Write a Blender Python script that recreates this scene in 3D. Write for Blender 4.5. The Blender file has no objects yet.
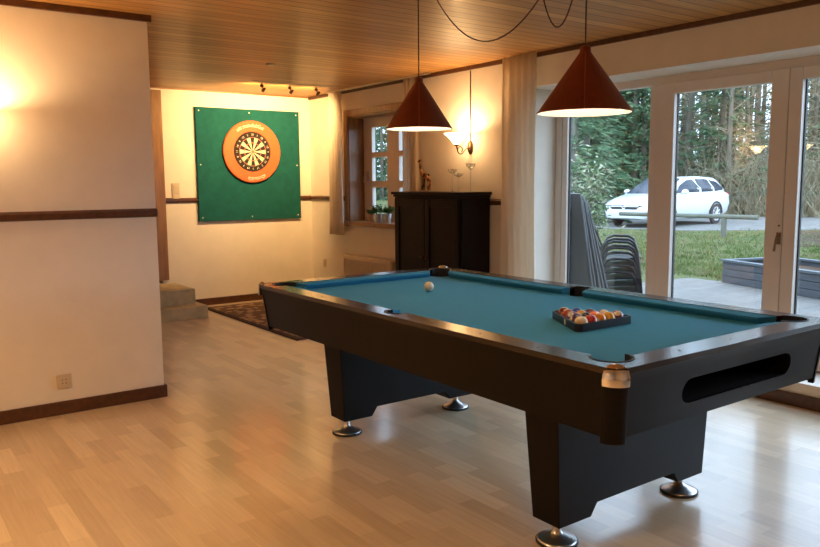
import bpy, bmesh, math, random
from mathutils import Vector, Matrix
PI = math.pi
rnd = random.Random(7)
S = bpy.context.scene
COL = S.collection

# ------------------------------------------------------------ camera
cam_d = bpy.data.cameras.new('camera')
cam = bpy.data.objects.new('camera', cam_d); COL.objects.link(cam); S.camera = cam
F_PX, YAW, PITCH, ROLL = 758.53, 36.152, 6.8447, -0.439
cam_d.sensor_fit = 'HORIZONTAL'; cam_d.sensor_width = 36.0; cam_d.lens = F_PX / 820 * 36
cam_d.clip_start = 0.05; cam_d.clip_end = 300
a, p, r = math.radians(YAW), math.radians(PITCH), math.radians(ROLL)
fw = Vector((math.sin(a) * math.cos(p), math.cos(a) * math.cos(p), -math.sin(p)))
rt = Vector((math.cos(a), -math.sin(a), 0)); up = rt.cross(fw)
R2 = rt * math.cos(r) + up * math.sin(r); U2 = -rt * math.sin(r) + up * math.cos(r)
cam.matrix_world = Matrix(((R2.x, U2.x, -fw.x, 0), (R2.y, U2.y, -fw.y, 0), (R2.z, U2.z, -fw.z, 1.40), (0, 0, 0, 1)))

# ------------------------------------------------------------ sky (overcast), lights, exposure
SKY = 5.4
W = bpy.data.worlds.new('overcast_sky'); S.world = W; W.use_nodes = True
nt = W.node_tree; nt.nodes.clear()
wo = nt.nodes.new('ShaderNodeOutputWorld'); bg = nt.nodes.new('ShaderNodeBackground')
tc = nt.nodes.new('ShaderNodeTexCoord'); sx = nt.nodes.new('ShaderNodeSeparateXYZ'); rp = nt.nodes.new('ShaderNodeValToRGB')
rp.color_ramp.elements[0].position = 0.0; rp.color_ramp.elements[0].color = (0.56, 0.71, 0.92, 1)
rp.color_ramp.elements[1].position = 0.7; rp.color_ramp.elements[1].color = (0.68, 0.89, 1.20, 1)
nt.links.new(tc.outputs['Generated'], sx.inputs[0]); nt.links.new(sx.outputs['Z'], rp.inputs[0])
nt.links.new(rp.outputs[0], bg.inputs[0]); bg.inputs[1].default_value = SKY; nt.links.new(bg.outputs[0], wo.inputs[0])
S.view_settings.view_transform = 'Standard'; S.view_settings.look = 'None'
S.view_settings.exposure = 0.12; S.view_settings.gamma = 1.0; S.view_settings.use_curve_mapping = False
S.cycles.use_denoising = True
S.cycles.max_bounces = 10; S.cycles.diffuse_bounces = 5; S.cycles.glossy_bounces = 4; S.cycles.transparent_max_bounces = 24
S.cycles.sample_clamp_indirect = 8.0; S.cycles.blur_glossy = 0.5
S.cycles.caustics_reflective = False; S.cycles.caustics_refractive = False

WARM = (1.0, 0.60, 0.27)
def lamp(name, kind, loc, power, color=WARM, radius=0.03, target=None, angle=90, blend=0.6):
    d = bpy.data.lights.new(name, kind); d.energy = power; d.color = color
    if kind == 'AREA': d.size = radius
    else: d.shadow_soft_size = radius
    if kind == 'SPOT': d.spot_size = math.radians(angle); d.spot_blend = blend
    o = bpy.data.objects.new(name, d); COL.objects.link(o); o.location = loc
    if target is not None:
        o.rotation_euler = (Vector(target) - Vector(loc)).to_track_quat('-Z', 'Y').to_euler()
    return o
def portal(name, loc, sx_, sy_):
    d = bpy.data.lights.new(name, 'AREA'); d.shape = 'RECTANGLE'; d.size = sx_; d.size_y = sy_
    d.cycles.is_portal = True
    o = bpy.data.objects.new(name, d); COL.objects.link(o); o.location = loc
    o.rotation_euler = (PI / 2, 0, PI / 2)      # emits towards -x, into the room
    return o
portal('sky_portal', (5.12, 2.0, 1.16), 5.4, 2.06)
portal('sky_portal', (4.93, 6.92, 1.52), 1.2, 1.1)
# added warm fill spots out of view, brightening the floor and left wall
lamp('unseen_fill_light', 'SPOT', (-0.9, 2.7, 2.40), 310, (1.0, .60, .26), 0.12, (-0.9, 2.7, 0), 150, 0.9)
lamp('unseen_fill_light', 'SPOT', (0.5, -0.2, 2.40), 130, WARM, 0.12, (0.5, -0.2, 0), 150, 0.9)
# three dartboard spots, a bulb in each of the two pendants and the two wall lamps
DART_W, PEND_W, WALL_W = 70, 15, 40
for sxp in (3.50, 3.82, 4.14):
    lamp('dart_spot_light', 'SPOT', (sxp, 7.36, 2.335), DART_W, (1.0, 0.60, 0.24), 0.03, (sxp + 0.02, 8.43, 1.95), 125, 0.7)
PEND = [(2.5, 3.329, 1.687, 0.181, 0.277), (2.5, 2.177, 1.684, 0.197, 0.276)]
for (x, y, z, rr, hh) in PEND:
    lamp('pendant_light', 'POINT', (x, y, z + 0.075), PEND_W, (1.0, 0.80, 0.56), 0.035)
SCONCES = [((4.64, 5.385, 1.69), PI / 2), ((0.62, 4.93, 1.70), PI)]
lamp('wall_lamp_light', 'POINT', (4.475, 5.385, 1.80), WALL_W * 0.6, WARM, 0.03)
lamp('wall_lamp_light', 'POINT', (0.58, 4.765, 1.79), WALL_W * 0.60, WARM, 0.03)

# ------------------------------------------------------------ materials
def new_mat(name):
    m = bpy.data.materials.new(name); m.use_nodes = True
    n = m.node_tree.nodes; l = m.node_tree.links
    return m, n, l, n['Principled BSDF']
def mat(name, col, rough=0.5, metal=0.0, noise=0.0, nscale=20.0, bump=0.0, coat=0.0, spec=0.5, emit=None, es=0.0, stretch=None):
    m, n, l, b = new_mat(name)
    b.inputs['Base Color'].default_value = (*col, 1); b.inputs['Roughness'].default_value = rough
    b.inputs['Metallic'].default_value = metal; b.inputs['Coat Weight'].default_value = coat
    b.inputs['Coat Roughness'].default_value = 0.12
    b.inputs['Specular IOR Level'].default_value = spec
    if emit: b.inputs['Emission Color'].default_value = (*emit, 1); b.inputs['Emission Strength'].default_value = es
    if noise or bump:
        t = n.new('ShaderNodeTexCoord'); mp = n.new('ShaderNodeMapping'); nz = n.new('ShaderNodeTexNoise')
        if stretch: mp.inputs['Scale'].default_value = stretch
        nz.inputs['Scale'].default_value = nscale; nz.inputs['Detail'].default_value = 6
        l.new(t.outputs['Object'], mp.inputs[0]); l.new(mp.outputs[0], nz.inputs['Vector'])
        if noise:
            rr = n.new('ShaderNodeValToRGB')
            rr.color_ramp.elements[0].position = .3; rr.color_ramp.elements[1].position = .7
            rr.color_ramp.elements[0].color = (*[c * (1 - noise) for c in col], 1)
            rr.color_ramp.elements[1].color = (*[min(1, c * (1 + noise)) for c in col], 1)
            l.new(nz.outputs['Fac'], rr.inputs[0]); l.new(rr.outputs[0], b.inputs['Base Color'])
        if bump:
            bp = n.new('ShaderNodeBump'); bp.inputs['Strength'].default_value = bump; bp.inputs['Distance'].default_value = 0.01
            l.new(nz.outputs['Fac'], bp.inputs['Height']); l.new(bp.outputs[0], b.inputs['Normal'])
    return m
def board_mat(name, c1, c2, width, length, mortar, msize, rot, rough, coat=0.0, grain=0.25, bump=0.3):
    """boards: brick pattern with long bricks, plus grain along the board"""
    m, n, l, b = new_mat(name)
    t = n.new('ShaderNodeTexCoord'); mp = n.new('ShaderNodeMapping'); mp.inputs['Rotation'].default_value = rot; mp.inputs['Location'].default_value = (8.3, 0.02, 0)
    br = n.new('ShaderNodeTexBrick'); br.offset = 0.37; br.offset_frequency = 2; br.squash = 1
    br.inputs['Color1'].default_value = (*c1, 1); br.inputs['Color2'].default_value = (*c2, 1); br.inputs['Mortar'].default_value = (*mortar, 1)
    br.inputs['Scale'].default_value = 1.0; br.inputs['Mortar Size'].default_value = msize; br.inputs['Mortar Smooth'].default_value = 0.1
    br.inputs['Brick Width'].default_value = length; br.inputs['Row Height'].default_value = width; br.inputs['Bias'].default_value = 0.0
    l.new(t.outputs['Object'], mp.inputs[0]); l.new(mp.outputs[0], br.inputs['Vector'])
    m2 = n.new('ShaderNodeMapping'); m2.inputs['Scale'].default_value = (1.6, 28, 28)
    l.new(mp.outputs[0], m2.inputs[0])
    nz = n.new('ShaderNodeTexNoise'); nz.inputs['Scale'].default_value = 2.2; nz.inputs['Detail'].default_value = 5; nz.inputs['Distortion'].default_value = 0.6
    l.new(m2.outputs[0], nz.inputs['Vector'])
    rr = n.new('ShaderNodeValToRGB'); rr.color_ramp.elements[0].position = .3; rr.color_ramp.elements[1].position = .72
    rr.color_ramp.elements[0].color = (1 - grain, 1 - grain * 1.1, 1 - grain * 1.25, 1); rr.color_ramp.elements[1].color = (1, 1, 1, 1)
    l.new(nz.outputs['Fac'], rr.inputs[0])
    mx = n.new('ShaderNodeMix'); mx.data_type = 'RGBA'; mx.blend_type = 'MULTIPLY'; mx.inputs['Factor'].default_value = 1.0
    l.new(br.outputs['Color'], mx.inputs[6]); l.new(rr.outputs[0], mx.inputs[7]); l.new(mx.outputs[2], b.inputs['Base Color'])
    b.inputs['Roughness'].default_value = rough; b.inputs['Coat Weight'].default_value = coat; b.inputs['Coat Roughness'].default_value = 0.14
    if bump:
        bp = n.new('ShaderNodeBump'); bp.inputs['Strength'].default_value = bump; bp.inputs['Distance'].default_value = 0.004; bp.invert = True
        l.new(br.outputs['Fac'], bp.inputs['Height']); l.new(bp.outputs[0], b.inputs['Normal'])
    return m
def glass_mat(name, tint=(0.96, 0.98, 0.97), refl=0.045):
    m, n, l, b = new_mat(name); n.remove(b); out = [x for x in n if x.type == 'OUTPUT_MATERIAL'][0]
    tr = n.new('ShaderNodeBsdfTransparent'); tr.inputs[0].default_value = (*tint, 1)
    gl = n.new('ShaderNodeBsdfGlossy'); gl.inputs['Roughness'].default_value = 0.0; gl.inputs['Color'].default_value = (1, 1, 1, 1)
    lw = n.new('ShaderNodeLayerWeight'); lw.inputs['Blend'].default_value = 0.5
    pw = n.new('ShaderNodeMath'); pw.operation = 'POWER'; pw.inputs[1].default_value = 5.0; l.new(lw.outputs['Facing'], pw.inputs[0])
    mu = n.new('ShaderNodeMath'); mu.operation = 'MULTIPLY_ADD'; mu.inputs[1].default_value = 0.9; mu.inputs[2].default_value = refl; l.new(pw.outputs[0], mu.inputs[0])
    mi = n.new('ShaderNodeMixShader'); l.new(mu.outputs[0], mi.inputs[0])
    l.new(tr.outputs[0], mi.inputs[1]); l.new(gl.outputs[0], mi.inputs[2]); l.new(mi.outputs[0], out.inputs[0])
    return m
def ramp_mat(name, stops, scale, rough=0.9, detail=8, stretch=(1, 1, 1), bump=0.0, transl=0.0):
    m, n, l, b = new_mat(name)
    t = n.new('ShaderNodeTexCoord'); mp = n.new('ShaderNodeMapping'); mp.inputs['Scale'].default_value = stretch
    nz = n.new('ShaderNodeTexNoise'); nz.inputs['Scale'].default_value = scale; nz.inputs['Detail'].default_value = detail
    l.new(t.outputs['Object'], mp.inputs[0]); l.new(mp.outputs[0], nz.inputs['Vector'])
    rr = n.new('ShaderNodeValToRGB'); e = rr.color_ramp.elements
    while len(e) < len(stops): e.new(0.5)
    for i, (pp, c) in enumerate(stops): e[i].position = pp; e[i].color = (*c, 1)
    l.new(nz.outputs['Fac'], rr.inputs[0]); l.new(rr.outputs[0], b.inputs['Base Color'])
    b.inputs['Roughness'].default_value = rough; b.inputs['Specular IOR Level'].default_value = 0.04
    if bump:
        bp = n.new('ShaderNodeBump'); bp.inputs['Strength'].default_value = bump; bp.inputs['Distance'].default_value = 0.02
        l.new(nz.outputs['Fac'], bp.inputs['Height']); l.new(bp.outputs[0], b.inputs['Normal'])
    return m

M = {}
M['wall'] = mat('white_painted_plaster', (0.80, 0.745, 0.65), 0.75, noise=0.03, nscale=6, bump=0.06)
M['white'] = mat('white_window_paint', (0.72, 0.66, 0.60), 0.4, noise=0.02, nscale=9)
M['floor'] = board_mat('beech_parquet_floor', (0.76, 0.61, 0.42), (0.57, 0.435, 0.285), 0.086, 0.40, (0.56, 0.43, 0.28), 0.0006, (0, 0, PI / 2), 0.32, coat=0.45, grain=0.14, bump=0.05)
M['ceil'] = board_mat('pine_ceiling_boards', (0.66, 0.36, 0.115), (0.44, 0.215, 0.060), 0.108, 40.0, (0.20, 0.09, 0.03), 0.006, (0, 0, 0), 0.48, coat=0.05, grain=0.30, bump=0.6)
M['darkwood'] = mat('dark_stained_trim', (0.085, 0.030, 0.011), 0.35, noise=0.35, nscale=6, stretch=(4, 4, 4), coat=0.2)
M['wood'] = mat('orange_pine_casing', (0.27, 0.125, 0.036), 0.4, noise=0.25, nscale=3, stretch=(9, 9, 1.2), coat=0.15)
M['door'] = mat('pine_door', (0.40, 0.19, 0.07), 0.45, noise=0.2, nscale=4, stretch=(8, 8, 1))
M['tile'] = mat('tan_stone_tile', (0.52, 0.43, 0.25), 0.55, noise=0.22, nscale=9, bump=0.1)
M['cabinet'] = mat('dark_brown_cabinet_wood', (0.008, 0.004, 0.003), 0.4, noise=0.3, nscale=5, stretch=(6, 6, 1), spec=0.2)
M['apron'] = mat('black_brown_satin_laminate', (0.0045, 0.0033, 0.0029), 0.40, spec=0.16, noise=0.25, nscale=6, stretch=(1, 8, 8))
M['rail'] = mat('polished_dark_rail_wood', (0.022, 0.011, 0.007), 0.22, noise=0.3, nscale=5, stretch=(8, 1, 8), coat=0.3, spec=0.35)
M['cloth'] = mat('petrol_blue_baize', (0.042, 0.265, 0.45), 0.85, noise=0.08, nscale=300, bump=0.05, spec=0.2)
M['chrome'] = mat('chrome', (0.80, 0.79, 0.77), 0.07, 1.0)
M['steel'] = mat('brushed_aluminium', (0.62, 0.62, 0.62), 0.33, 1.0)
M['rubber'] = mat('black_rubber', (0.012, 0.012, 0.013), 0.55)
M['black'] = mat('matt_black', (0.006, 0.006, 0.006), 0.9, spec=0.1)
M['shade'] = mat('copper_brown_lampshade', (0.20, 0.044, 0.017), 0.42, 0.15, noise=0.12, nscale=5, stretch=(8, 8, 1))
M['shade_in'] = mat('white_shade_lining', (0.86, 0.82, 0.74), 0.6)
M['seam'] = mat('shade_seam', (0.32, 0.10, 0.045), 0.35, 0.2)
M['cord'] = mat('brown_cord', (0.06, 0.015, 0.012), 0.6)
M['bulb'] = mat('lit_bulb_glass', (1, 0.9, 0.75), 0.4, emit=(1.0, 0.75, 0.45), es=14)
def lampglass_mat():
    m, n, l, b = new_mat('frosted_lamp_glass'); out = [x for x in n if x.type == 'OUTPUT_MATERIAL'][0]
    b.inputs['Base Color'].default_value = (.95, .9, .8, 1); b.inputs['Roughness'].default_value = .4
    b.inputs['Emission Color'].default_value = (1.0, .78, .48, 1); b.inputs['Emission Strength'].default_value = 8
    t = n.new('ShaderNodeBsdfTransparent'); t.inputs[0].default_value = (1, .93, .82, 1); mi = n.new('ShaderNodeMixShader'); mi.inputs[0].default_value = .42
    l.new(b.outputs[0], mi.inputs[1]); l.new(t.outputs[0], mi.inputs[2]); l.new(mi.outputs[0], out.inputs[0]); return m
M['lampglass'] = lampglass_mat()
M['bronze'] = mat('aged_bronze', (0.16, 0.085, 0.045), 0.35, 0.8)
M['brass'] = mat('dull_brass', (0.24, 0.15, 0.09), 0.45, 0.5)
M['board'] = mat('green_felt_board', (0.010, 0.098, 0.094), 0.9, noise=0.12, nscale=14, spec=0.15)
M['orange'] = mat('orange_foam_surround', (0.62, 0.128, 0.034), 0.65, noise=0.05, nscale=20)
M['dart_black'] = mat('dart_sisal_black', (0.022, 0.015, 0.012), 0.85)
M['dart_cream'] = mat('dart_sisal_cream', (0.72, 0.64, 0.46), 0.85)
M['dart_red'] = mat('dart_sisal_red', (0.42, 0.035, 0.03), 0.85)
M['dart_green'] = mat('dart_sisal_green', (0.03, 0.19, 0.08), 0.85)
M['mark'] = mat('white_print', (0.85, 0.80, 0.66), 0.7)
M['wire'] = mat('steel_wire', (0.55, 0.5, 0.42), 0.4, 0.9)
def fabric_mat(name, col, k):
    m, n, l, b = new_mat(name); out = [x for x in n if x.type == 'OUTPUT_MATERIAL'][0]
    b.inputs['Base Color'].default_value = (*col, 1); b.inputs['Roughness'].default_value = 0.9; b.inputs['Specular IOR Level'].default_value = 0.1
    t = n.new('ShaderNodeBsdfTranslucent'); t.inputs[0].default_value = (*col, 1); mi = n.new('ShaderNodeMixShader'); mi.inputs[0].default_value = k
    l.new(b.outputs[0], mi.inputs[1]); l.new(t.outputs[0], mi.inputs[2]); l.new(mi.outputs[0], out.inputs[0]); return m
M['curtain'] = fabric_mat('ivory_curtain_voile', (0.92, 0.86, 0.76), 0.5)
M['radiator'] = mat('cream_radiator_enamel', (0.72, 0.62, 0.48), 0.4)
M['plate'] = mat('beige_switch_plastic', (0.62, 0.52, 0.38), 0.4)
M['glass'] = glass_mat('window_glass')
M['clear'] = glass_mat('clear_drinking_glass', (0.86, 0.86, 0.83), 0.20)
M['zinc'] = mat('galvanised_zinc', (0.50, 0.50, 0.50), 0.42, 0.85, noise=0.15, nscale=20)
M['terracotta'] = mat('pale_clay_pot', (0.62, 0.42, 0.26), 0.7)
M['soil'] = mat('potting_soil', (0.04, 0.028, 0.02), 0.95)
M['herb'] = ramp_mat('herb_leaves', [(.3, (0.035, 0.085, 0.02)), (.7, (0.10, 0.19, 0.05))], 30)
M['giraffe'] = ramp_mat('carved_giraffe_patches', [(.46, (0.10, 0.030, 0.016)), (.54, (0.46, 0.26, 0.12))], 26, rough=0.5, detail=1)
M['rack'] = mat('black_plastic_rack', (0.013, 0.013, 0.015), 0.4)
M['ivory'] = mat('ivory_ball', (0.86, 0.76, 0.55), 0.12, coat=0.5)
M['carwhite'] = mat('white_car_paint', (0.62, 0.64, 0.66), 0.25, coat=0.8)
M['carglass'] = mat('dark_car_glass', (0.012, 0.02, 0.035), 0.12, spec=0.18)
M['tyre'] = mat('tyre_rubber', (0.02, 0.02, 0.022), 0.8)
M['lampclear'] = mat('headlamp_lens', (0.45, 0.47, 0.5), 0.1, coat=1.0)
M['lampred'] = mat('tail_lamp_lens', (0.25, 0.01, 0.01), 0.15)
M['numplate'] = mat('number_plate_white', (0.75, 0.78, 0.8), 0.4)
M['slab'] = mat('dark_grey_table_laminate', (0.034, 0.038, 0.044), 0.5, noise=0.1, nscale=3)
M['slabedge'] = mat('grey_table_edge', (0.055, 0.062, 0.07), 0.45)
M['chair'] = mat('black_powder_coated_metal', (0.010, 0.011, 0.013), 0.35, spec=0.25)
M['timber'] = mat('grey_weathered_timber', (0.042, 0.045, 0.052), 0.7, noise=0.2, nscale=3, stretch=(1, 1, 10))
M['beam'] = mat('greenish_round_timber', (0.10, 0.105, 0.08), 0.8, noise=0.2, nscale=4)
M['bark'] = ramp_mat('grey_brown_bark', [(.3, (0.085, 0.076, 0.058)), (.7, (0.20, 0.185, 0.145))], 5, stretch=(1, 1, .3))
M['twig'] = ramp_mat('pale_dry_twigs', [(.3, (0.17, 0.15, 0.10)), (.7, (0.36, 0.33, 0.22))], 3)
M['needle'] = ramp_mat('spruce_needles', [(.3, (0.034, 0.075, 0.040)), (.7, (0.105, 0.175, 0.090))], 2.5)
M['needle2'] = ramp_mat('pale_pine_needles', [(.3, (0.06, 0.10, 0.05)), (.7, (0.16, 0.22, 0.12))], 2.5)
M['bushleaf'] = ramp_mat('rhododendron_leaves', [(.34, (0.04, 0.085, 0.03)), (.5, (0.12, 0.17, 0.08)), (.62, (0.36, 0.34, 0.25))], 4, rough=0.4)
M['lawn'] = ramp_mat('patchy_winter_lawn', [(.34, (0.044, 0.057, 0.018)), (.47, (0.074, 0.090, 0.032)), (.57, (0.108, 0.112, 0.050)), (.68, (0.115, 0.092, 0.055))], 9.0, detail=12, bump=0.6)
M['blades'] = ramp_mat('grass_blades', [(.35, (0.06, 0.085, 0.024)), (.48, (0.115, 0.145, 0.048)), (.58, (0.17, 0.165, 0.08)), (.68, (0.17, 0.125, 0.075))], 2.2)
M['gravel'] = ramp_mat('pale_gravel', [(.3, (0.12, 0.118, 0.11)), (.7, (0.19, 0.186, 0.175))], 3, detail=12)
M['litter'] = ramp_mat('brown_leaf_litter', [(.3, (0.045, 0.027, 0.019)), (.7, (0.10, 0.07, 0.05))], 4, detail=12)
M['forestfloor'] = ramp_mat('mossy_forest_floor', [(.3, (0.025, 0.030, 0.014)), (.7, (0.06, 0.055, 0.032))], 1.2, detail=10)
M['brickhouse'] = mat('red_brick', (0.42, 0.16, 0.09), 0.8, noise=0.2, nscale=5)

def paver_mat():
    m = board_mat('grey_concrete_pavers', (0.165, 0.152, 0.138), (0.13, 0.12, 0.11), 0.3, 0.3, (0.06, 0.06, 0.06), 0.006, (0, 0, 0), 0.8, grain=0.45, bump=0.2); return m
M['paver'] = paver_mat()
def rug_mat():
    m, n, l, b = new_mat('oriental_rug_pile')
    t = n.new('ShaderNodeTexCoord')
    vo = n.new('ShaderNodeTexVoronoi'); vo.inputs['Scale'].default_value = 9; l.new(t.outputs['Object'], vo.inputs['Vector'])
    nz = n.new('ShaderNodeTexNoise'); nz.inputs['Scale'].default_value = 14; nz.inputs['Detail'].default_value = 4; l.new(t.outputs['Object'], nz.inputs['Vector'])
    ad = n.new('ShaderNodeMath'); ad.operation = 'ADD'; l.new(vo.outputs['Distance'], ad.inputs[0]); l.new(nz.outputs['Fac'], ad.inputs[1])
    rr = n.new('ShaderNodeValToRGB'); e = rr.color_ramp.elements
    for i in range(3): e.new(.5)
    for i, (pp, c) in enumerate([(.42, (0.09, 0.03, 0.02)), (.56, (0.26, 0.10, 0.05)), (.68, (0.50, 0.34, 0.18)), (.86, (0.36, 0.24, 0.12)), (1.0, (0.14, 0.07, 0.04))]):
        e[i].position = pp; e[i].color = (*c, 1)
    l.new(ad.outputs[0], rr.inputs[0]); l.new(rr.outputs[0], b.inputs['Base Color']); b.inputs['Roughness'].default_value = 0.95
    return m
M['rug'] = rug_mat()
M['rugedge'] = mat('dark_rug_border', (0.045, 0.018, 0.014), 0.95, noise=0.3, nscale=40)

def ball_mat(name, col, stripe=False):
    m, n, l, b = new_mat(name)
    t = n.new('ShaderNodeTexCoord'); s = n.new('ShaderNodeSeparateXYZ'); l.new(t.outputs['Object'], s.inputs[0])
    # white number spot on two opposite sides (object x axis), optional stripe about the equator (object z)
    ax = n.new('ShaderNodeMath'); ax.operation = 'ABSOLUTE'; l.new(s.outputs['X'], ax.inputs[0])
    gx = n.new('ShaderNodeMath'); gx.operation = 'GREATER_THAN'; gx.inputs[1].default_value = 0.0252; l.new(ax.outputs[0], gx.inputs[0])
    mx = n.new('ShaderNodeMix'); mx.data_type = 'RGBA'; mx.inputs[7].default_value = (0.86, 0.78, 0.62, 1); l.new(gx.outputs[0], mx.inputs[0])
    if stripe:
        az = n.new('ShaderNodeMath'); az.operation = 'ABSOLUTE'; l.new(s.outputs['Z'], az.inputs[0])
        gz = n.new('ShaderNodeMath'); gz.operation = 'GREATER_THAN'; gz.inputs[1].default_value = 0.0145; l.new(az.outputs[0], gz.inputs[0])
        m2 = n.new('ShaderNodeMix'); m2.data_type = 'RGBA'; m2.inputs[6].default_value = (*col, 1); m2.inputs[7].default_value = (0.86, 0.78, 0.62, 1)
        l.new(gz.outputs[0], m2.inputs[0]); l.new(m2.outputs[2], mx.inputs[6])
    else: mx.inputs[6].default_value = (*col, 1)
    l.new(mx.outputs[2], b.inputs['Base Color']); b.inputs['Roughness'].default_value = 0.1; b.inputs['Coat Weight'].default_value = 0.5
    return m

# ------------------------------------------------------------ mesh helpers
class G:
    def __init__(s): s.bm = bmesh.new()
    def face(s, pts): return s.bm.faces.new([s.bm.verts.new(q) for q in pts])
    def box(s, x0, x1, y0, y1, z0, z1):
        v = [s.bm.verts.new((x, y, z)) for z in (z0, z1) for (x, y) in ((x0, y0), (x1, y0), (x1, y1), (x0, y1))]
        for f in ((3, 2, 1, 0), (4, 5, 6, 7), (0, 1, 5, 4), (1, 2, 6, 5), (2, 3, 7, 6), (3, 0, 4, 7)): s.bm.faces.new([v[i] for i in f])
        return s
    def loft(s, rings, cap=True, closed=True):
        vs = [[s.bm.verts.new(q) for q in ring] for ring in rings]
        n = len(vs[0]); fs = []
        for A, B in zip(vs[:-1], vs[1:]):
            for i in range(n if closed else n - 1):
                j = (i + 1) % n; fs.append(s.bm.faces.new((A[i], A[j], B[j], B[i])))
        if cap:
            s.bm.faces.new(list(reversed(vs[0]))); s.bm.faces.new(vs[-1])
        return fs
    def prism(s, pts, z0, z1): return s.loft([[(x, y, z0) for x, y in pts], [(x, y, z1) for x, y in pts]])
    def prism_y(s, pts, y0, y1): return s.loft([[(x, y1, z) for x, z in pts], [(x, y0, z) for x, z in pts]])
    def prism_x(s, pts, x0, x1): return s.loft([[(x0, y, z) for y, z in pts], [(x1, y, z) for y, z in pts]])
    def lathe(s, prof, c=(0, 0, 0), n=24, axis='z', cap=True):
        rings = []
        for (rr, h) in prof:
            ring = []
            for i in range(n):
                t = 2 * PI * i / n; u, v = rr * math.cos(t), rr * math.sin(t)
                q = {'z': (u, v, h), 'y': (u, h, -v), 'x': (h, u, v)}[axis]
                ring.append((c[0] + q[0], c[1] + q[1], c[2] + q[2]))
            rings.append(ring)
        return s.loft(rings, cap)
    def tube(s, pts, rad, n=6, cap=True):
        pts = [Vector(q) for q in pts]; rings = []
        rads = rad if isinstance(rad, (list, tuple)) else [rad] * len(pts)
        prev = None
        for i, q in enumerate(pts):
            d = (pts[min(i + 1, len(pts) - 1)] - pts[max(i - 1, 0)]).normalized()
            if prev is None:
                ref = Vector((0, 0, 1)) if abs(d.z) < .9 else Vector((1, 0, 0)); u = d.cross(ref).normalized()
            else:
                u = (prev - d * prev.dot(d)).normalized()
            prev = u; v = d.cross(u)
            rings.append([tuple(q + (u * math.cos(2 * PI * k / n) + v * math.sin(2 * PI * k / n)) * rads[i]) for k in range(n)])
        return s.loft(rings, cap)
    def sphere(s, c, rr, nu=16, nv=10, sc=(1, 1, 1)):
        mtx = Matrix.Translation(c) @ Matrix.Diagonal((*sc, 1))
        bmesh.ops.create_uvsphere(s.bm, u_segments=nu, v_segments=nv, radius=rr, matrix=mtx); return s
    def build(s, name, m, parent=None, smooth=False, bevel=0, angle=35, kind=None):
        bm = s.bm
        bmesh.ops.recalc_face_normals(bm, faces=bm.faces)
        me = bpy.data.meshes.new(name)
        if parent is not None:
            bmesh.ops.translate(bm, verts=bm.verts, vec=-ORG.get(parent.name, Vector((0, 0, 0))))
        bm.to_mesh(me); bm.free()
        for mm in (m if isinstance(m, (list, tuple)) else [m]): me.materials.append(mm)
        if smooth:
            for f in me.polygons: f.use_smooth = True
            me.set_sharp_from_angle(angle=math.radians(angle))
        o = bpy.data.objects.new(name, me); COL.objects.link(o)
        if parent is not None:
            o.parent = parent; ORG[o.name] = ORG.get(parent.name, Vector((0, 0, 0)))
        if bevel:
            b = o.modifiers.new('bevel', 'BEVEL'); b.width = bevel; b.segments = 2; b.limit_method = 'ANGLE'; b.angle_limit = math.radians(40)
        if kind: o['kind'] = kind
        return o
ORG = {}
def tag(o, label, cat, group=None, kind=None):
    o['label'] = label; o['category'] = cat
    if group: o['group'] = group
    if kind: o['kind'] = kind
    return o
def thing(name, loc, label, cat, group=None, kind=None):
    o = bpy.data.objects.new(name, None); COL.objects.link(o); o.location = loc; o.empty_display_size = 0.1
    ORG[o.name] = Vector(loc)
    return tag(o, label, cat, group, kind)
def solo(g, name, m, loc, label, cat, group=None, **k):
    """one thing that is one mesh, its origin at its base"""
    bmesh.ops.translate(g.bm, verts=g.bm.verts, vec=-Vector(loc))
    o = g.build(name, m, None, **k); o.location = loc
    return tag(o, label, cat, group)
def copy_tree(o, parent=None):
    c = o.copy(); COL.objects.link(c)
    if parent is not None: c.parent = parent
    for ch in list(o.children): copy_tree(ch, c)
    return c
def arc(cx, cy, rr, a0, a1, n):
    return [(cx + rr * math.cos(math.radians(a0 + (a1 - a0) * i / n)), cy + rr * math.sin(math.radians(a0 + (a1 - a0) * i / n))) for i in range(n + 1)]
def rrect(x0, x1, y0, y1, rr, n=6):
    return (arc(x1 - rr, y1 - rr, rr, 0, 90, n) + arc(x0 + rr, y1 - rr, rr, 90, 180, n) + arc(x0 + rr, y0 + rr, rr, 180, 270, n) + arc(x1 - rr, y0 + rr, rr, 270, 360, n))
def struct(g, name, m, label, cat, **k):
    o = g.build(name, m, None, kind='structure', **k); o['label'] = label; o['category'] = cat; return o

# ------------------------------------------------------------ the room
XW, YD, YL, XL, HC = 4.64, 8.433, 4.93, 1.575, 2.45
struct(G().box(-3, 5.06, -2.6, 8.6, -0.12, 0), 'floor', M['floor'], 'pale beech strip parquet floor of the games room', 'floor')
struct(G().box(-3.2, 5.1, -2.8, 8.7, HC, HC + 0.1), 'ceiling', M['ceil'], 'varnished pine board ceiling', 'ceiling')
g = G().box(-3, XL, YL, YL + 0.12, 0, HC).box(XL - 0.12, XL, YL + 0.12, YD, 0, HC)
struct(g, 'wall_left', M['wall'], 'cream plaster wall at the near left ending in a free corner', 'wall')
g = G().box(XL, 1.86, YD, YD + 0.15, 0, HC).box(1.86, 2.74, YD, YD + 0.15, 2.36, HC).box(2.74, 5.06, YD, YD + 0.15, 0, HC).box(1.86, 2.74, YD, YD + 0.15, 0, 0.30)
struct(g, 'wall_back', M['wall'], 'cream plaster wall behind the green dartboard panel', 'wall')
WY0, WY1, WZ0, WZ1 = 6.32, 7.53, 0.955, 2.15       # the small window opening
OY0, OY1, OZ0, OZ1 = -0.75, 4.67, 0.15, 2.18       # the wide glazed opening
g = G()
g.box(XW, 4.92, WY1, YD, 0, HC).box(XW, 4.92, WY0, WY1, 0, WZ0).box(XW, 4.92, WY0, WY1, WZ1, HC)
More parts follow.
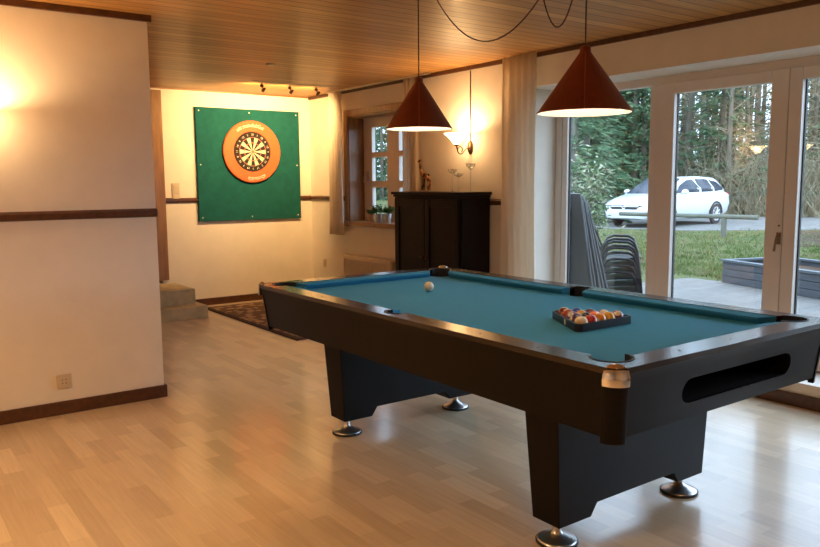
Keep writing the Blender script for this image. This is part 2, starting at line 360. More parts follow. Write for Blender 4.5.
g.box(XW, 4.92, 6.0, WY0, 0, HC).box(XW, 5.06, OY1, 6.0, 0, HC).box(XW, 5.06, OY0, OY1, OZ1, HC).box(XW, 5.06, OY0, OY1, 0, OZ0).box(XW, 5.06, -2.6, OY0, 0, HC)
struct(g, 'wall_right', M['wall'], 'cream plaster wall with the glazed doors and the small window', 'wall')
struct(G().box(-3.12, -3, -2.6, YL + .12, 0, HC), 'wall_side', M['wall'], 'plain plaster side wall behind the viewer', 'wall')
struct(G().box(-3.12, 5.06, -2.72, -2.6, 0, HC), 'wall_front', M['wall'], 'plain plaster end wall behind the viewer', 'wall')
# dark trims
struct(G().box(-3, XL + .02, YL - 0.022, YL, HC - 0.04, HC), 'trim_1', M['darkwood'], 'dark cornice strip above the near left wall', 'trim')
struct(G().box(XW - 0.022, XW, -2.6, YD - .015, HC - 0.035, HC), 'trim_2', M['darkwood'], 'dark cornice strip along the window wall', 'trim')
struct(G().box(XL, XW, YD - 0.015, YD, HC - 0.014, HC), 'trim_3', M['wood'], 'thin cornice strip above the dartboard wall', 'trim')
def rail_prof(u0, sgn):  # chair-rail profile as (offset, z)
    return [(u0, 1.192), (u0 + sgn * .014, 1.195), (u0 + sgn * .022, 1.21), (u0 + sgn * .022, 1.232), (u0 + sgn * .012, 1.24), (u0, 1.247)]
g = G(); g.prism_x([(y, z) for y, z in rail_prof(YL, -1)], -3, XL + 0.004)
struct(g, 'trim_4', M['darkwood'], 'dark chair rail on the near left wall', 'trim')
g = G()
for xa, xb in ((2.80, 3.172), (4.478, XW)): g.prism_x([(y, z) for y, z in rail_prof(YD, -1)], xa, xb)
struct(g, 'trim_5', M['darkwood'], 'dark chair rail either side of the green panel', 'trim')
g = G()
for ya, yb in ((7.62, YD - .022), (OY1 + 0.02, 6.24)): g.prism_y([(x, z) for x, z in rail_prof(XW, -1)], ya, yb)
struct(g, 'trim_6', M['darkwood'], 'dark chair rail on the window wall beside cabinet', 'trim')
def skirt(name, pts, label):
    g = G()
    for (x0, x1, y0, y1) in pts: g.box(x0, x1, y0, y1, 0, 0.082)
    struct(g, name, M['darkwood'], label, 'baseboard', bevel=0.004)
skirt('baseboard_left', [(-3, XL + 0.016, YL - 0.016, YL), (XL, XL + 0.016, YL, 7.6)], 'dark baseboard under the near left wall')
skirt('baseboard_back', [(2.945, XW - .017, YD - 0.016, YD)], 'dark baseboard under the dartboard wall')
skirt('baseboard_right', [(XW - 0.016, XW, -2.6, YD)], 'dark baseboard along the window wall and door plinth')

# doorway with steps in the dartboard wall
d = thing('door_1', (2.3, YD + .05, 0.30), 'pine door and casing above the tiled steps', 'door', kind='structure')
g = G().box(2.66, 2.80, YD - 0.03, YD, 0.335, 2.40).box(1.80, 1.89, YD - 0.03, YD, 0.335, 2.40).box(1.80, 2.80, YD - 0.031, YD, 2.33, 2.42).box(2.71, 2.74, YD, YD + .15, .30, 2.36).box(1.86, 1.89, YD, YD + .15, .30, 2.36)
g.build('door_frame', M['wood'], d, bevel=0.004)
G().box(1.89, 2.71, YD + .08, YD + .12, 0.305, 2.33).build('door_leaf', M['door'], d)
st = thing('stairs', (2.3, 8.0, 0), 'two low tiled steps in the corner beside the rug', 'steps', kind='structure')
G().box(XL, 2.94, 7.64, YD, 0, 0.13).build('lower_step', M['tile'], st, bevel=0.004)
G().box(XL, 2.876, 7.82, YD, 0.13, 0.292).build('upper_step', M['tile'], st, bevel=0.004)

# small window in the window wall
w1 = thing('window_1', (4.84, 6.92, WZ0), 'small wood-cased casement window behind the cabinet', 'window', kind='structure')
g = G()
cx0 = XW - 0.018
g.box(cx0, XW, WY1, WY1 + .075, 0.90, 2.222).box(cx0, XW, WY0 - .075, WY0, 0.90, 2.222).box(cx0, XW, WY0, WY1, WZ1, 2.222)
g.build('casing', M['wood'], w1, bevel=0.003)
g = G().box(XW, 4.84, WY1 - .015, WY1, WZ0, WZ1).box(XW, 4.84, WY0, WY0 + .015, WZ0, WZ1).box(XW, 4.84, WY0 + .015, WY1 - .015, WZ1 - .015, WZ1)
g.build('reveal_lining', M['wood'], w1)
G().box(4.585, 4.86, WY0 - .06, WY1 + .06, 0.915, 0.962).build('window_sill', M['wood'], w1, bevel=0.006)
g = G(); x0, x1 = 4.84, 4.885
A = WY1 - .015; B = WY0 + .015
for ya, yb in ((7.343, A), (6.925, 7.04), (6.81, 6.925), (B, 6.50)): g.box(x0, x1, ya, yb, 0.962, WZ1 - .015)
for ya, yb in ((7.04, 7.343), (6.50, 6.81)):
    for za, zb in ((0.962, 1.02), (1.345, 1.42), (1.688, 1.745), (2.025, WZ1 - .015)): g.box(x0, x1, ya, yb, za, zb)
g.build('sash', M['white'], w1)
g = G()
for ya, yb in ((7.04, 7.343), (6.50, 6.81)):
    for za, zb in ((1.02, 1.345), (1.42, 1.688), (1.745, 2.025)): g.box(4.866, 4.872, ya - .003, yb + .003, za - .003, zb + .003)
g.build('pane', M['glass'], w1)
g = G().box(4.822, 4.84, 7.415, 7.445, 1.42, 1.53); g.tube([(4.825, 7.43, 1.47), (4.79, 7.43, 1.47), (4.785, 7.43, 1.40)], 0.009)
g.build('window_handle', M['steel'], w1, smooth=True)

# wide opening: fixed window, two glazed doors, further fixed window
def glazed(name, y0, y1, s0, s1, x0, x1, label, cat, glass_tilt=0.0, zt=2.04, top=2.12, zb=0.30):
    t = thing(name, (x0, (y0 + y1) / 2, OZ0), label, cat, kind='structure')
    g = G().box(x0, x1, y1 - s1, y1, OZ0 + .01, top).box(x0, x1, y0, y0 + s0, OZ0 + .01, top)
    g.box(x0, x1, y0 + s0, y1 - s1, zt, top).box(x0, x1, y0 + s0, y1 - s1, OZ0 + .01, zb)
    g.build('sash', M['white'], t, bevel=0.004)
    gx = (x0 + x1) / 2 + 0.012; k = glass_tilt * (y1 - y0) / 2
    g = G(); ya, yb = y0 + s0 - .004, y1 - s1 + .004
    g.loft([[(gx - k, ya, zb - .004), (gx + .006 - k, ya, zb - .004), (gx + .006 + k, yb, zb - .004), (gx + k, yb, zb - .004)],
            [(gx - k, ya, zt + .004), (gx + .006 - k, ya, zt + .004), (gx + .006 + k, yb, zt + .004), (gx + k, yb, zt + .004)]])
    g.build('pane', M['glass'], t)
    g = G()
    for (ya, yb, za, zb_) in ((y0 + s0, y0 + s0 + .008, zb, zt), (y1 - s1 - .008, y1 - s1, zb, zt)): g.box(x1 - .03, x1 - .012, ya, yb, za, zb_)
    g.build('gasket', M['rubber'], t)
    return t
FX0, FX1 = 5.0, 5.07
f = G()
f.box(FX0, FX1 + .02, OY0, OY1, 2.12, OZ1).box(FX0, FX1 + .02, OY0, OY1, OZ0, OZ0 + .01)
f.box(FX0, FX1 + .02, 4.60, OY1, OZ0 + .01, 2.12).box(FX0, FX1 + .02, 3.575, 3.635, OZ0 + .01, 2.12).box(FX0, FX1 + .02, 1.70, 1.76, OZ0 + .01, 2.12).box(FX0, FX1 + .02, OY0, OY0 + .06, OZ0 + .01, 2.12)
struct(f, 'trim_7', M['white'], 'white fixed frame around the glazed doors', 'frame', bevel=0.004)
glazed('window_2', 3.637, 4.598, 0.065, 0.058, 5.005, 5.06, 'fixed pane left of the doors, grey tables outside it', 'window', zt=2.135, top=2.118 + .06 - .06 + .0)
dr = glazed('door_2', 2.612, 3.573, 0.118, 0.103, 4.975, 5.045, 'glazed terrace door with a bronze lever handle', 'door', glass_tilt=-0.042)
g = G().box(4.967, 4.975, 2.616, 2.644, 0.97, 1.05)
g.tube([(4.968, 2.630, 1.025), (4.945, 2.630, 1.025), (4.94, 2.634, 0.99), (4.94, 2.640, 0.925)], [.007, .007, .007, .010]); g.sphere((4.969, 2.630, 1.095), .007)
g.build('handle', M['brass'], dr, smooth=True)
glazed('door_3', 1.762, 2.608, 0.10, 0.085, 4.975, 5.045, 'second glazed terrace door at the right edge', 'door')
glazed('window_3', OY0 + .062, 1.698, 0.07, 0.07, 5.005, 5.06, 'fixed pane beyond the terrace doors', 'window')

# ------------------------------------------------------------ pool table
X0, X1, Y0, Y1, HT = 1.842, 3.232, 1.452, 4.035, 0.826
XC, YC = (X0 + X1) / 2, (Y0 + Y1) / 2
BED = 0.787
pt = thing('pool_table', (XC, YC, 0), 'black pool table with petrol blue cloth and chrome corner caps', 'pool table')
WR, NO = 0.105, 0.158      # width of the wood rail, distance of the cushion nose from the edge
PR, PO = 0.068, 0.128      # corner pocket radius and centre offset
MR, MO = 0.056, 0.093      # side pocket
def half_rail(sgn):
    """wood rail: half of the rounded frame with the pockets cut out (sgn -1 = side of x0)"""
    X = (lambda u: X0 + u) if sgn < 0 else (lambda u: X1 - u)
    pts = [(XC, Y0)] + [(X(.055 - .055 * math.sin(t)), Y0 + .055 - .055 * math.cos(t)) for t in [i * PI / 16 for i in range(9)]]
    pts += [(X(.055 - .055 * math.cos(t)), Y1 - .055 + .055 * math.sin(t)) for t in [i * PI / 16 for i in range(9)]] + [(XC, Y1)]
    pts += [(XC, Y1 - WR), (X(PO + PR * .95), Y1 - WR)]
    dx = [(PO + PR * math.cos(math.radians(t)), PO + PR * math.sin(math.radians(t))) for t in range(-20, -251, -15)]
    cor = [(u, v) for u, v in dx if u < PO + PR and (v < WR or u < WR)]
    pts += [(X(u), Y1 - v) for u, v in cor]
    pts += [(X(WR), Y1 - PO - PR * .95)]
    mid = [(MO + MR * math.cos(math.radians(t)), MR * math.sin(math.radians(t))) for t in range(78, 283, 12)]
    pts += [(X(WR), YC + MR)] + [(X(u), YC + v) for u, v in mid if u < WR] + [(X(WR), YC - MR)]
    pts += [(X(WR), Y0 + PO + PR * .95)] + [(X(u), Y0 + v) for u, v in reversed(cor)] + [(X(PO + PR * .95), Y0 + WR), (XC, Y0 + WR)]
    return pts
for sgn in (-1, 1):
    g = G(); g.prism(half_rail(sgn), HT - 0.021, HT)
    g.build('rail', M['rail'], pt, bevel=0.007, smooth=True, angle=30)
# playing surface with six notches for the pockets
pts = []
i_ = NO - .045
def notch(cx, cy, rr, a0, a1): return arc(cx, cy, rr, a0, a1, 10)
pts += notch(X0 + PO, Y0 + PO, PR, 100, -10)
pts += notch(X1 - PO, Y0 + PO, PR, 190, 80)
pts += [(X1 - WR, YC - MR)] + notch(X1 - MO, YC, MR, 258, 102) + [(X1 - WR, YC + MR)]
pts += notch(X1 - PO, Y1 - PO, PR, 280, 170)
pts += notch(X0 + PO, Y1 - PO, PR, 10, -100)
pts += [(X0 + WR, YC + MR)] + notch(X0 + MO, YC, MR, 78, -78) + [(X0 + WR, YC - MR)]
g = G(); g.prism(pts, BED - .03, BED); g.build('bed_cloth', M['cloth'], pt)
def cushion(p0, p1, n, c0, c1):
    """p0..p1 along the wood rail, n = direction into the table; the nose is shorter by c0, c1"""
    p0, p1, n = Vector((*p0, 0)), Vector((*p1, 0)), Vector((*n, 0)); t = (p1 - p0).normalized()
    def ring(q, nose):
        d = t * nose
        return [(q + n * 0 + Vector((0, 0, HT - .002))), (q + d + n * (NO - WR) + Vector((0, 0, HT - .008))), (q + d + n * (NO - WR) + Vector((0, 0, HT - .016))), (q + d * .8 + n * (NO - WR - .02) + Vector((0, 0, BED))), (q + Vector((0, 0, BED)))]
    g = G(); g.loft([[tuple(v) for v in ring(p0, c0)], [tuple(v) for v in ring(p1, -c1)]])
    g.build('cushion', M['cloth'], pt, smooth=True, angle=25)
ca = PO + PR * 1.0
for xs, nx in ((X0 + WR, 1), (X1 - WR, -1)):
    cushion((xs, Y0 + ca), (xs, YC - MR), (nx, 0), .05, .02)
    cushion((xs, YC + MR), (xs, Y1 - ca), (nx, 0), .02, .05)
cushion((X0 + ca, Y0 + WR), (X1 - ca, Y0 + WR), (0, 1), .05, .05)
cushion((X0 + ca, Y1 - WR), (X1 - ca, Y1 - WR), (0, -1), .05, .05)
for (px, py, rr, top) in [(X0 + PO, Y0 + PO, PR, 0), (X1 - PO, Y0 + PO, PR, 0), (X0 + PO, Y1 - PO, PR, 0), (X1 - PO, Y1 - PO, PR, 0), (X0 + MO, YC, MR, 0), (X1 - MO, YC, MR, 0)]:
    g = G()
    g.loft([[(px + rr * k * math.cos(t), py + rr * k * math.sin(t), z) for t in [i * PI / 12 for i in range(24)]] for k, z in ((.995, BED - .004), (.90, .70), (.5, .66), (.02, .655))], cap=False)
    # leather lining that stands around the back of the hole, up to the rail top
    cx_, cy_ = XC - px, YC - py
    if rr == MR: cy_ = 0
    a0 = math.atan2(-cy_, -cx_); half = math.radians(115 if rr == PR else 70)
    N = 16; rim = []
    for i in range(N + 1):
        t = a0 - half + 2 * half * i / N; rim.append((math.cos(t), math.sin(t)))
    g.loft([[(px + c * (rr - .001), py + s_ * (rr - .001), z) for c, s_ in rim] for z in (BED - .004, HT + .002)] + [[(px + c * (rr + .007), py + s_ * (rr + .007), HT + .002) for c, s_ in rim]], cap=False, closed=False)
    g.build('pocket', M['rubber'], pt, smooth=True)
# apron, leaning inward towards its lower edge, with the ball-return opening in the near end
def aring(ins, z, rr=.055): return [(x, y, z) for x, y in rrect(X0 + ins, X1 - ins, Y0 + ins, Y1 - ins, rr, 6)]
g = G(); n_ = len(aring(.01, 0))
rings = [aring(.004, HT - .021), aring(.008, .795), aring(.016, .765), aring(.036, .586), aring(.07, .586), aring(.07, .60)]
vs = [[g.bm.verts.new(q) for q in rg] for rg in rings]
hole_edge = None
for k, (A, B) in enumerate(zip(vs[:-1], vs[1:])):
    for i in range(n_):
        j = (i + 1) % n_
        if k == 2 and i == 20: hole_edge = (A[i], A[j], B[j], B[i]); continue
        g.bm.faces.new((A[i], A[j], B[j], B[i]))
top_y = lambda z: Y0 + .016 + (.765 - z) / (.765 - .586) * .02
q = hole_edge
slot = [(2.885 + c * .047, .686 + s_ * .047 * 0.96) for c, s_ in arc(0, 0, 1, 90, -90, 8)] + [(2.262 + c * .047, .686 + s_ * .047 * .96) for c, s_ in arc(0, 0, 1, 270, 90, 8)]
sv = [g.bm.verts.new((x, top_y(z), z)) for x, z in slot]
se = [g.bm.edges.new((sv[i], sv[(i + 1) % len(sv)])) for i in range(len(sv))]
oe = [g.bm.edges.get((q[i], q[(i + 1) % 4])) or g.bm.edges.new((q[i], q[(i + 1) % 4])) for i in range(4)]
bmesh.ops.triangle_fill(g.bm, use_beauty=True, use_dissolve=False, edges=se + oe)
bv = [g.bm.verts.new((x, Y0 + .30, z)) for x, z in slot]
for i in range(len(sv)):
    j = (i + 1) % len(sv); g.bm.faces.new((sv[i], sv[j], bv[j], bv[i]))
g.bm.faces.new(bv)
g.build('apron', M['apron'], pt, smooth=True, angle=30)
# inner lining of the ball-return tray
g = G(); sl2 = [(x, z) for x, z in slot]
g.loft([[(x, top_y(z) + .012, .683 + (z - .683) * .985) for x, z in sl2], [(x, Y0 + .29, .683 + (z - .683) * .985) for x, z in sl2]], cap=False)
g.bm.faces.new([g.bm.verts.new((x, Y0 + .285, z)) for x, z in sl2])
g.build('ball_return', M['black'], pt)
# corner brackets and chrome caps
for (cx_, cy_, sx_, sy_) in ((X0, Y0, 1, 1), (X1, Y0, -1, 1), (X0, Y1, 1, -1), (X1, Y1, -1, -1)):
    def cr(ins, z, ext=.062, th=.006, rr=.055):
        o = [(ins + ext, ins - th)] + [(ins + rr - (rr + th) * math.sin(t), ins + rr - (rr + th) * math.cos(t)) for t in [i * PI / 16 for i in range(9)]] + [(ins - th, ins + ext)]
        o += [(ins + .02, ins + ext), (ins + .03, ins + .03), (ins + ext, ins + .02)]
        return [(cx_ + sx_ * u, cy_ + sy_ * v, z) for u, v in o]
    g = G(); g.loft([cr(.036, .564, th=.002, ext=.056), cr(.0145, .766, th=.002, ext=.056)]); g.build('corner_bracket', M['apron'], pt, smooth=True, angle=30, bevel=.003)
    def cc(k, z, th=.004, ext=.056, q=.054, rr=.055):
        o = [(ext, -th)] + [(rr - (rr + th) * math.sin(t), rr - (rr + th) * math.cos(t)) for t in [i * PI / 20 for i in range(11)]] + [(-th, ext)]
        o += [(.015, ext), (q * .75, q * .92), (q * .92, q * .75), (ext, .015)]
        return [(cx_ + sx_ * (.028 + (u - .028) * k), cy_ + sy_ * (.028 + (v - .028) * k), z) for u, v in o]
    g = G()
    g.loft([cc(1, .766), cc(1.02, .785), cc(.98, .803), cc(.88, .817), cc(.70, .8285), cc(.42, .836), cc(.05, .8385)])
    g.build('corner_cap', M['chrome'], pt, smooth=True, angle=60)
# two pedestals with arched lower edge, four adjustable feet
XA, XB = 2.073, 3.008
XCp = (XA + XB) / 2
for (y0, y1, nm) in ((1.888, 2.030, 0), (3.500, 3.650, 1)):
    g = G(); XA, XB = 2.073 + .030 * nm, 3.008 + .025 * nm
    prof = [(XA, .085), (XA + .182, .085), (XA + .218, .136), (XB - .218, .136), (XB - .182, .085), (XB, .085), (XB + .03, .60), (XA - .03, .60)]
    e = .028
    g.loft([[(x, y1 + e * (z - .085) / .5, z) for x, z in prof], [(x, y0 - e * (z - .085) / .5 * .3, z) for x, z in prof]])
    g.build('pedestal', M['apron'], pt, bevel=.004)
    for fx in (XA + .052, XB - .085):
        fy = (y0 + y1) / 2 - .012
        g = G(); g.lathe([(.017, .089), (.016, .060), (.018, .048), (.027, .036), (.048, .025), (.070, .018), (.078, .014), (.079, .010)], (fx, fy, 0), 28)
        ft = g.build('levelling_foot', M['steel'], pt, smooth=True, angle=50)
        G_ = G(); G_.lathe([(.081, .012), (.0835, .009), (.083, .001), (.076, 0.0)], (fx, fy, 0), 28); G_.build('rubber_pad', M['rubber'], ft, smooth=True)
# small inlaid rail sights
g_s = []
for k in (1, 2, 3):
    L1 = (YC - Y0 - .08) / 4
    for yy in (Y0 + .08 + L1 * k, YC + L1 * k):
        for xs in (X0 + .05, X1 - .05): g_s.append((xs, yy))
for k in (1, 2, 3):
    for yy in (Y0 + .05, Y1 - .05): g_s.append((X0 + .08 + (X1 - X0 - .16) / 4 * k, yy))
for (xs, yy) in g_s:
    g = G(); g.lathe([(.006, HT - .001), (.006, HT + .0008)], (xs, yy, 0), 10); g.build('sight', M['bronze'], pt)

# balls
BR = 0.0286
def ball(name, loc, m, label, group=None, rot=(0, 0, 0)):
    g = G().sphere((0, 0, 0), BR, 24, 16)
    o = g.build(name, m, None, smooth=True, angle=180); o.location = loc; o.rotation_euler = rot
    return tag(o, label, 'ball', group)
ball('cue_ball', (2.590, 3.365, BED + BR), M['ivory'], 'ivory cue ball alone near the far end of the cloth')
RC = Vector((2.519, 2.154, BED))
rk = thing('triangle_rack', RC, 'black plastic triangle rack holding the coloured balls', 'rack')
def tri(R, rr, n=5):
    pts = []
    for k in range(3):
        an = 210 + 120 * k
        c = Vector((math.cos(math.radians(an)), math.sin(math.radians(an)))) * (R - 2 * rr)
        pts += arc(RC.x + c.x, RC.y + c.y, rr, an - 60, an + 60, n)
    return pts
g = G(); ro = tri(.217, .022); ri = tri(.203, .018)
g.loft([[(x, y, BED + .001) for x, y in ro], [(x, y, BED + .034) for x, y in ro], [(x, y, BED + .034) for x, y in ri], [(x, y, BED + .001) for x, y in ri], [(x, y, BED + .001) for x, y in ro]], cap=False)
bmesh.ops.remove_doubles(g.bm, verts=g.bm.verts, dist=1e-5)
g.build('frame', M['rack'], rk, smooth=True, angle=40)
# a small white sticker on the frame's near left side
lf = Vector((math.cos(math.radians(150)), math.sin(math.radians(150)), 0)); lt = Vector((lf.y, -lf.x, 0))
Rin = .217 - .022 - .0   # distance of the straight side from the centre
side = (.217 - 2 * .022) * .5 + .022
g = G(); c0 = RC + lf * (side + .0006) + lt * (-.03)
g.face([tuple(c0 + lt * u + Vector((0, 0, z))) for u, z in ((-.010, .006), (.010, .006), (.010, .030), (-.010, .030))])
st_ = g.build('sticker', M['mark'], rk); st_['label'] = 'white sticker'
yellow, blue, red, purple, orange, green, maroon, blk = (0.80, 0.42, 0.04), (0.03, 0.06, 0.30), (0.55, 0.03, 0.02), (0.07, 0.03, 0.13), (0.85, 0.16, 0.02), (0.02, 0.14, 0.06), (0.20, 0.02, 0.025), (0.012, 0.012, 0.014)
cream = (0.84, 0.66, 0.36)
rows = [  # near row (five balls, left to right) to the single ball at the far corner
    [('cream', cream, 0, 'cream ball in the rack corner nearest the chrome cap'), ('red', red, 0, 'plain red ball beside the cream corner ball'), ('amber', (0.85, .33, .03), 0, 'amber ball in the middle of the near row'), ('yellow', yellow, 0, 'yellow ball fourth along the near row'), ('maroon', maroon, 0, 'maroon ball at the right end of the near row')],
    [('purple', purple, 0, 'dark purple ball behind the cream corner ball'), ('black', blk, 0, 'black ball behind the red one'), ('orange', orange, 0, 'bright orange ball in the second row'), ('pinkstripe', (0.60, .10, .06), 1, 'red-striped white ball behind the maroon one')],
    [('violetstripe', (0.22, .06, .2), 1, 'violet-striped white ball along the left rack edge'), ('ochre', (0.72, .40, .12), 0, 'ochre ball in the centre of the rack'), ('wine', (0.16, .015, .03), 0, 'wine ball at the right edge of the third row')],
    [('rust', (0.42, .07, .02), 0, 'rust red ball behind the violet-striped one'), ('navy', blue, 0, 'navy ball on the right edge one row from the apex')],
    [('creamstripe', maroon, 1, 'maroon-striped ball at the far apex of the rack')]]
dd = 0.0574
for ri_, row in enumerate(rows):
    for k, (nm, c, s_, lab) in enumerate(row):
        x = RC.x + (k - (len(row) - 1) / 2) * dd; y = RC.y - .0332 * 2 + ri_ * dd * .866
        ball('pool_ball', (x, y, BED + BR), ball_mat('ball_' + nm, c, bool(s_)), lab, 'balls in the triangle rack', (rnd.uniform(-.8, .8), rnd.uniform(-1.2, 1.2), rnd.uniform(0, 6)))

# ------------------------------------------------------------ pendants
def pendant(i, x, y, z, rr, hh, label, loop):
    t = thing('pendant_lamp', (x, y, z), label, 'lamp', 'cone pendants over the pool table')
    n = 40; rim = [(math.cos(2 * PI * k / n), math.sin(2 * PI * k / n)) for k in range(n)]
    prof = [(rr, 0), (rr * .12, hh - .03), (.022, hh - .008), (.010, hh)]
    g = G(); g.loft([[(x + c * r_, y + s_ * r_, z + h) for c, s_ in rim] for r_, h in prof], cap=False); g.loft([[(x + c * r_, y + s_ * r_, z + h) for c, s_ in rim] for r_, h in ((rr, 0), (rr - .004, -.001))], cap=False)
    sh = g.build('lamp_shade', M['shade'], t, smooth=True, angle=40)
    g = G(); g.loft([[(x + c * r_, y + s_ * r_, z + h) for c, s_ in rim] for r_, h in ((rr - .004, -.001), (rr * .12 - .004, hh - .034), (.01, hh - .02))], cap=False)
    g.build('lining', M['shade_in'], sh, smooth=True)
    vd = Vector((-x, -y, 0)).normalized(); g = G()
    g.tube([(x + vd.x * (rr + .0005), y + vd.y * (rr + .0005), z), (x + vd.x * (rr * .13), y + vd.y * (rr * .13), z + hh - .032)], .0025, 5); g.build('seam', M['seam'], sh)
    k1 = rr * .18
    g = G(); g.loft([[(x + c * r_, y + s_ * r_, z + h) for c, s_ in rim] for r_, h in ((k1 + .0015, hh * .815), (k1 - .002, hh * .84))], cap=False); g.build('ring', M['seam'], sh)
    g = G().sphere((x, y, z + .075), .03, 16, 10); g.build('bulb', M['bulb'], t, smooth=True, angle=180)
    g = G(); g.lathe([(.014, z + .10), (.016, z + hh - .05)], (x, y, 0), 12); g.build('socket', M['rubber'], t)
    g = G(); g.tube([(x, y, z + hh - .005), (x, y, HC)], .0032, 6); g.build('cord', M['cord'], t)
    g = G(); g.tube(loop, .0032, 6); g.build('swag_cord', M['cord'], t, smooth=True, angle=180)
def para(y0, z0, k, ya, yb, x):
    return [(x, ya + (yb - ya) * i / 28, z0 + k * (ya + (yb - ya) * i / 28 - y0) ** 2) for i in range(29)]
l1 = [(2.5, 3.329, HC - .003)] + para(2.745, 2.063, 1.48, 3.252, 2.236, 2.5)
l2 = para(2.316, 2.053, 17, 2.468, 2.166, 2.485)
pendant(0, *PEND[0], 'brown cone pendant over the far half, beside the wall lamp', l1)
pendant(1, *PEND[1], 'brown cone pendant hanging against the glazed doors', l2)

# ------------------------------------------------------------ dartboard panel, dartboard, spots
px0, px1, pz0, pz1 = 3.174, 4.474, 0.975, 2.262
bp = thing('backing_panel', ((px0 + px1) / 2, YD, pz0), 'square green panel screwed to the back wall behind dartboard', 'panel')
G().box(px0, px1, YD - .032, YD - .001, pz0, pz1).build('board', M['board'], bp, bevel=.002)
for ix in (0, 1, 2):
    for iz in (0, 1, 2):
        if ix == 1 and iz == 1: continue
        xx = px0 + .04 + (px1 - px0 - .08) * ix / 2; zz = pz0 + .04 + (pz1 - pz0 - .08) * iz / 2
        g = G(); g.lathe([(.008, YD - .031), (.007, YD - .034), (.003, YD - .035)], (xx, 0, zz), 10, 'y'); g.build('screw', M['mark'], bp)
DX, DZ, DY = 3.838, 1.772, YD - .032
ds = thing('dartboard_surround', (DX, DY, DZ), 'round orange foam ring around the dartboard', 'dartboard surround')
g = G(); g.loft([[(DX + r_ * math.cos(t), DY - h, DZ + r_ * math.sin(t)) for t in [2 * PI * k / 64 for k in range(64)]] for r_, h in ((.355, .001), (.362, .006), (.362, .024), (.354, .032), (.235, .032), (.231, .028), (.231, .001), (.355, .001))], cap=False)
g.build('ring', M['orange'], ds, smooth=True, angle=40)
def scribble(r0, a0, a1, hgt, gap_at, y, parent):
    """small illegible white lettering running along an arc"""
    g = G(); an = a0; sg = 1 if a1 > a0 else -1; k = 0
    while (an - a1) * sg < 0:
        w = rnd.uniform(1.3, 2.0); hh = hgt * rnd.choice((1, .72, .72, .8))
        if k not in gap_at:
            for (ua, ub, va, vb) in ((0, .25, 0, 1), (.25, .8, .75, 1) if rnd.random() < .6 else (.55, .8, 0, .9), (.25, .8, 0, .22)):
                A_, B_ = math.radians(an + sg * w * ua), math.radians(an + sg * w * ub); ra, rb = r0 + hh * va, r0 + hh * vb
                g.face([(DX + q_[1] * math.cos(q_[0]), y, DZ + q_[1] * math.sin(q_[0])) for q_ in ((A_, ra), (B_, ra), (B_, rb), (A_, rb))])
        an += sg * w * 1.18; k += 1
    o = g.build('lettering', M['mark'], parent); o['kind'] = 'stuff'; o['label'] = 'small white lettering'
scribble(.286, 128, 62, .040, (7,), DY - .0335, ds)
scribble(.252 + .045, 258, 300, .038, (), DY - .0335, ds)
db = thing('dartboard', (DX, DY, DZ), 'bristle dartboard with cream and black wedges and number ring', 'dartboard')
yb = DY - .036
g = G(); g.lathe([(.2255, DY - .001), (.2255, yb), (.001, yb - .0004)], (DX, 0, DZ), 64, 'y', cap=False); g.build('base', M['dart_black'], db, smooth=True)
g = G(); DM = ['dart_black', 'dart_cream', 'dart_red', 'dart_green']
def seg(r0, r1, c, m_):
    N = 4; A_ = [math.radians(c - 9 + 18 * i / N) for i in range(N + 1)]
    for i in range(N):
        f_ = g.face([(DX + r_ * math.cos(t), yb - .001, DZ + r_ * math.sin(t)) for r_, t in ((r0, A_[i]), (r1, A_[i]), (r1, A_[i + 1]), (r0, A_[i + 1]))]); f_.material_index = DM.index(m_)
for k in range(20):
    c = 90 - 18 * k; dark = k % 2 == 0
    a_, b_ = ('dart_black', 'dart_red') if dark else ('dart_cream', 'dart_green')
    seg(.016, .099, c, a_); seg(.107, .162, c, a_); seg(.099, .107, c, b_); seg(.162, .170, c, b_)
    seg(.0063, .016, c, 'dart_green'); seg(.0003, .0063, c, 'dart_red')
bmesh.ops.remove_doubles(g.bm, verts=g.bm.verts, dist=1e-5)
g.build('playing_face', [M[k] for k in DM], db)
g = G()
for rr in (.0066, .016, .099, .107, .162, .170):
    g.tube([(DX + rr * math.cos(t), yb - .0018, DZ + rr * math.sin(t)) for t in [2 * PI * i / 48 for i in range(49)]], .0007, 4)
g.build('spider', M['wire'], db)
for k, nmb in enumerate((20, 1, 18, 4, 13, 6, 10, 15, 2, 17, 3, 19, 7, 16, 8, 11, 14, 9, 12, 5)):
    cu = bpy.data.curves.new('number', 'FONT'); cu.body = str(nmb); cu.size = .034; cu.align_x = 'CENTER'; cu.align_y = 'CENTER'; cu.extrude = .0008
    tmp = bpy.data.objects.new('number', cu); COL.objects.link(tmp)
    me = bpy.data.meshes.new_from_object(tmp.evaluated_get(bpy.context.evaluated_depsgraph_get())); bpy.data.objects.remove(tmp); bpy.data.curves.remove(cu)
    me.materials.clear(); me.materials.append(M['mark']); me.name = 'number'
    t = math.radians(90 - 18 * k)
    me.transform(Matrix.Translation((.197 * math.cos(t), yb - .003 - DY, .197 * math.sin(t))) @ Matrix.Rotation(math.radians(18 * k), 4, 'Y') @ Matrix.Rotation(PI / 2, 4, 'X'))
    o = bpy.data.objects.new('number', me); COL.objects.link(o); o.parent = db
tk = thing('track_light', (3.82, 7.36, HC), 'ceiling track with three small spots aimed at the dartboard', 'spotlight')
G().box(3.40, 4.40, 7.355, 7.365, HC - .006, HC - .0005).build('track', M['plate'], tk, bevel=.003)
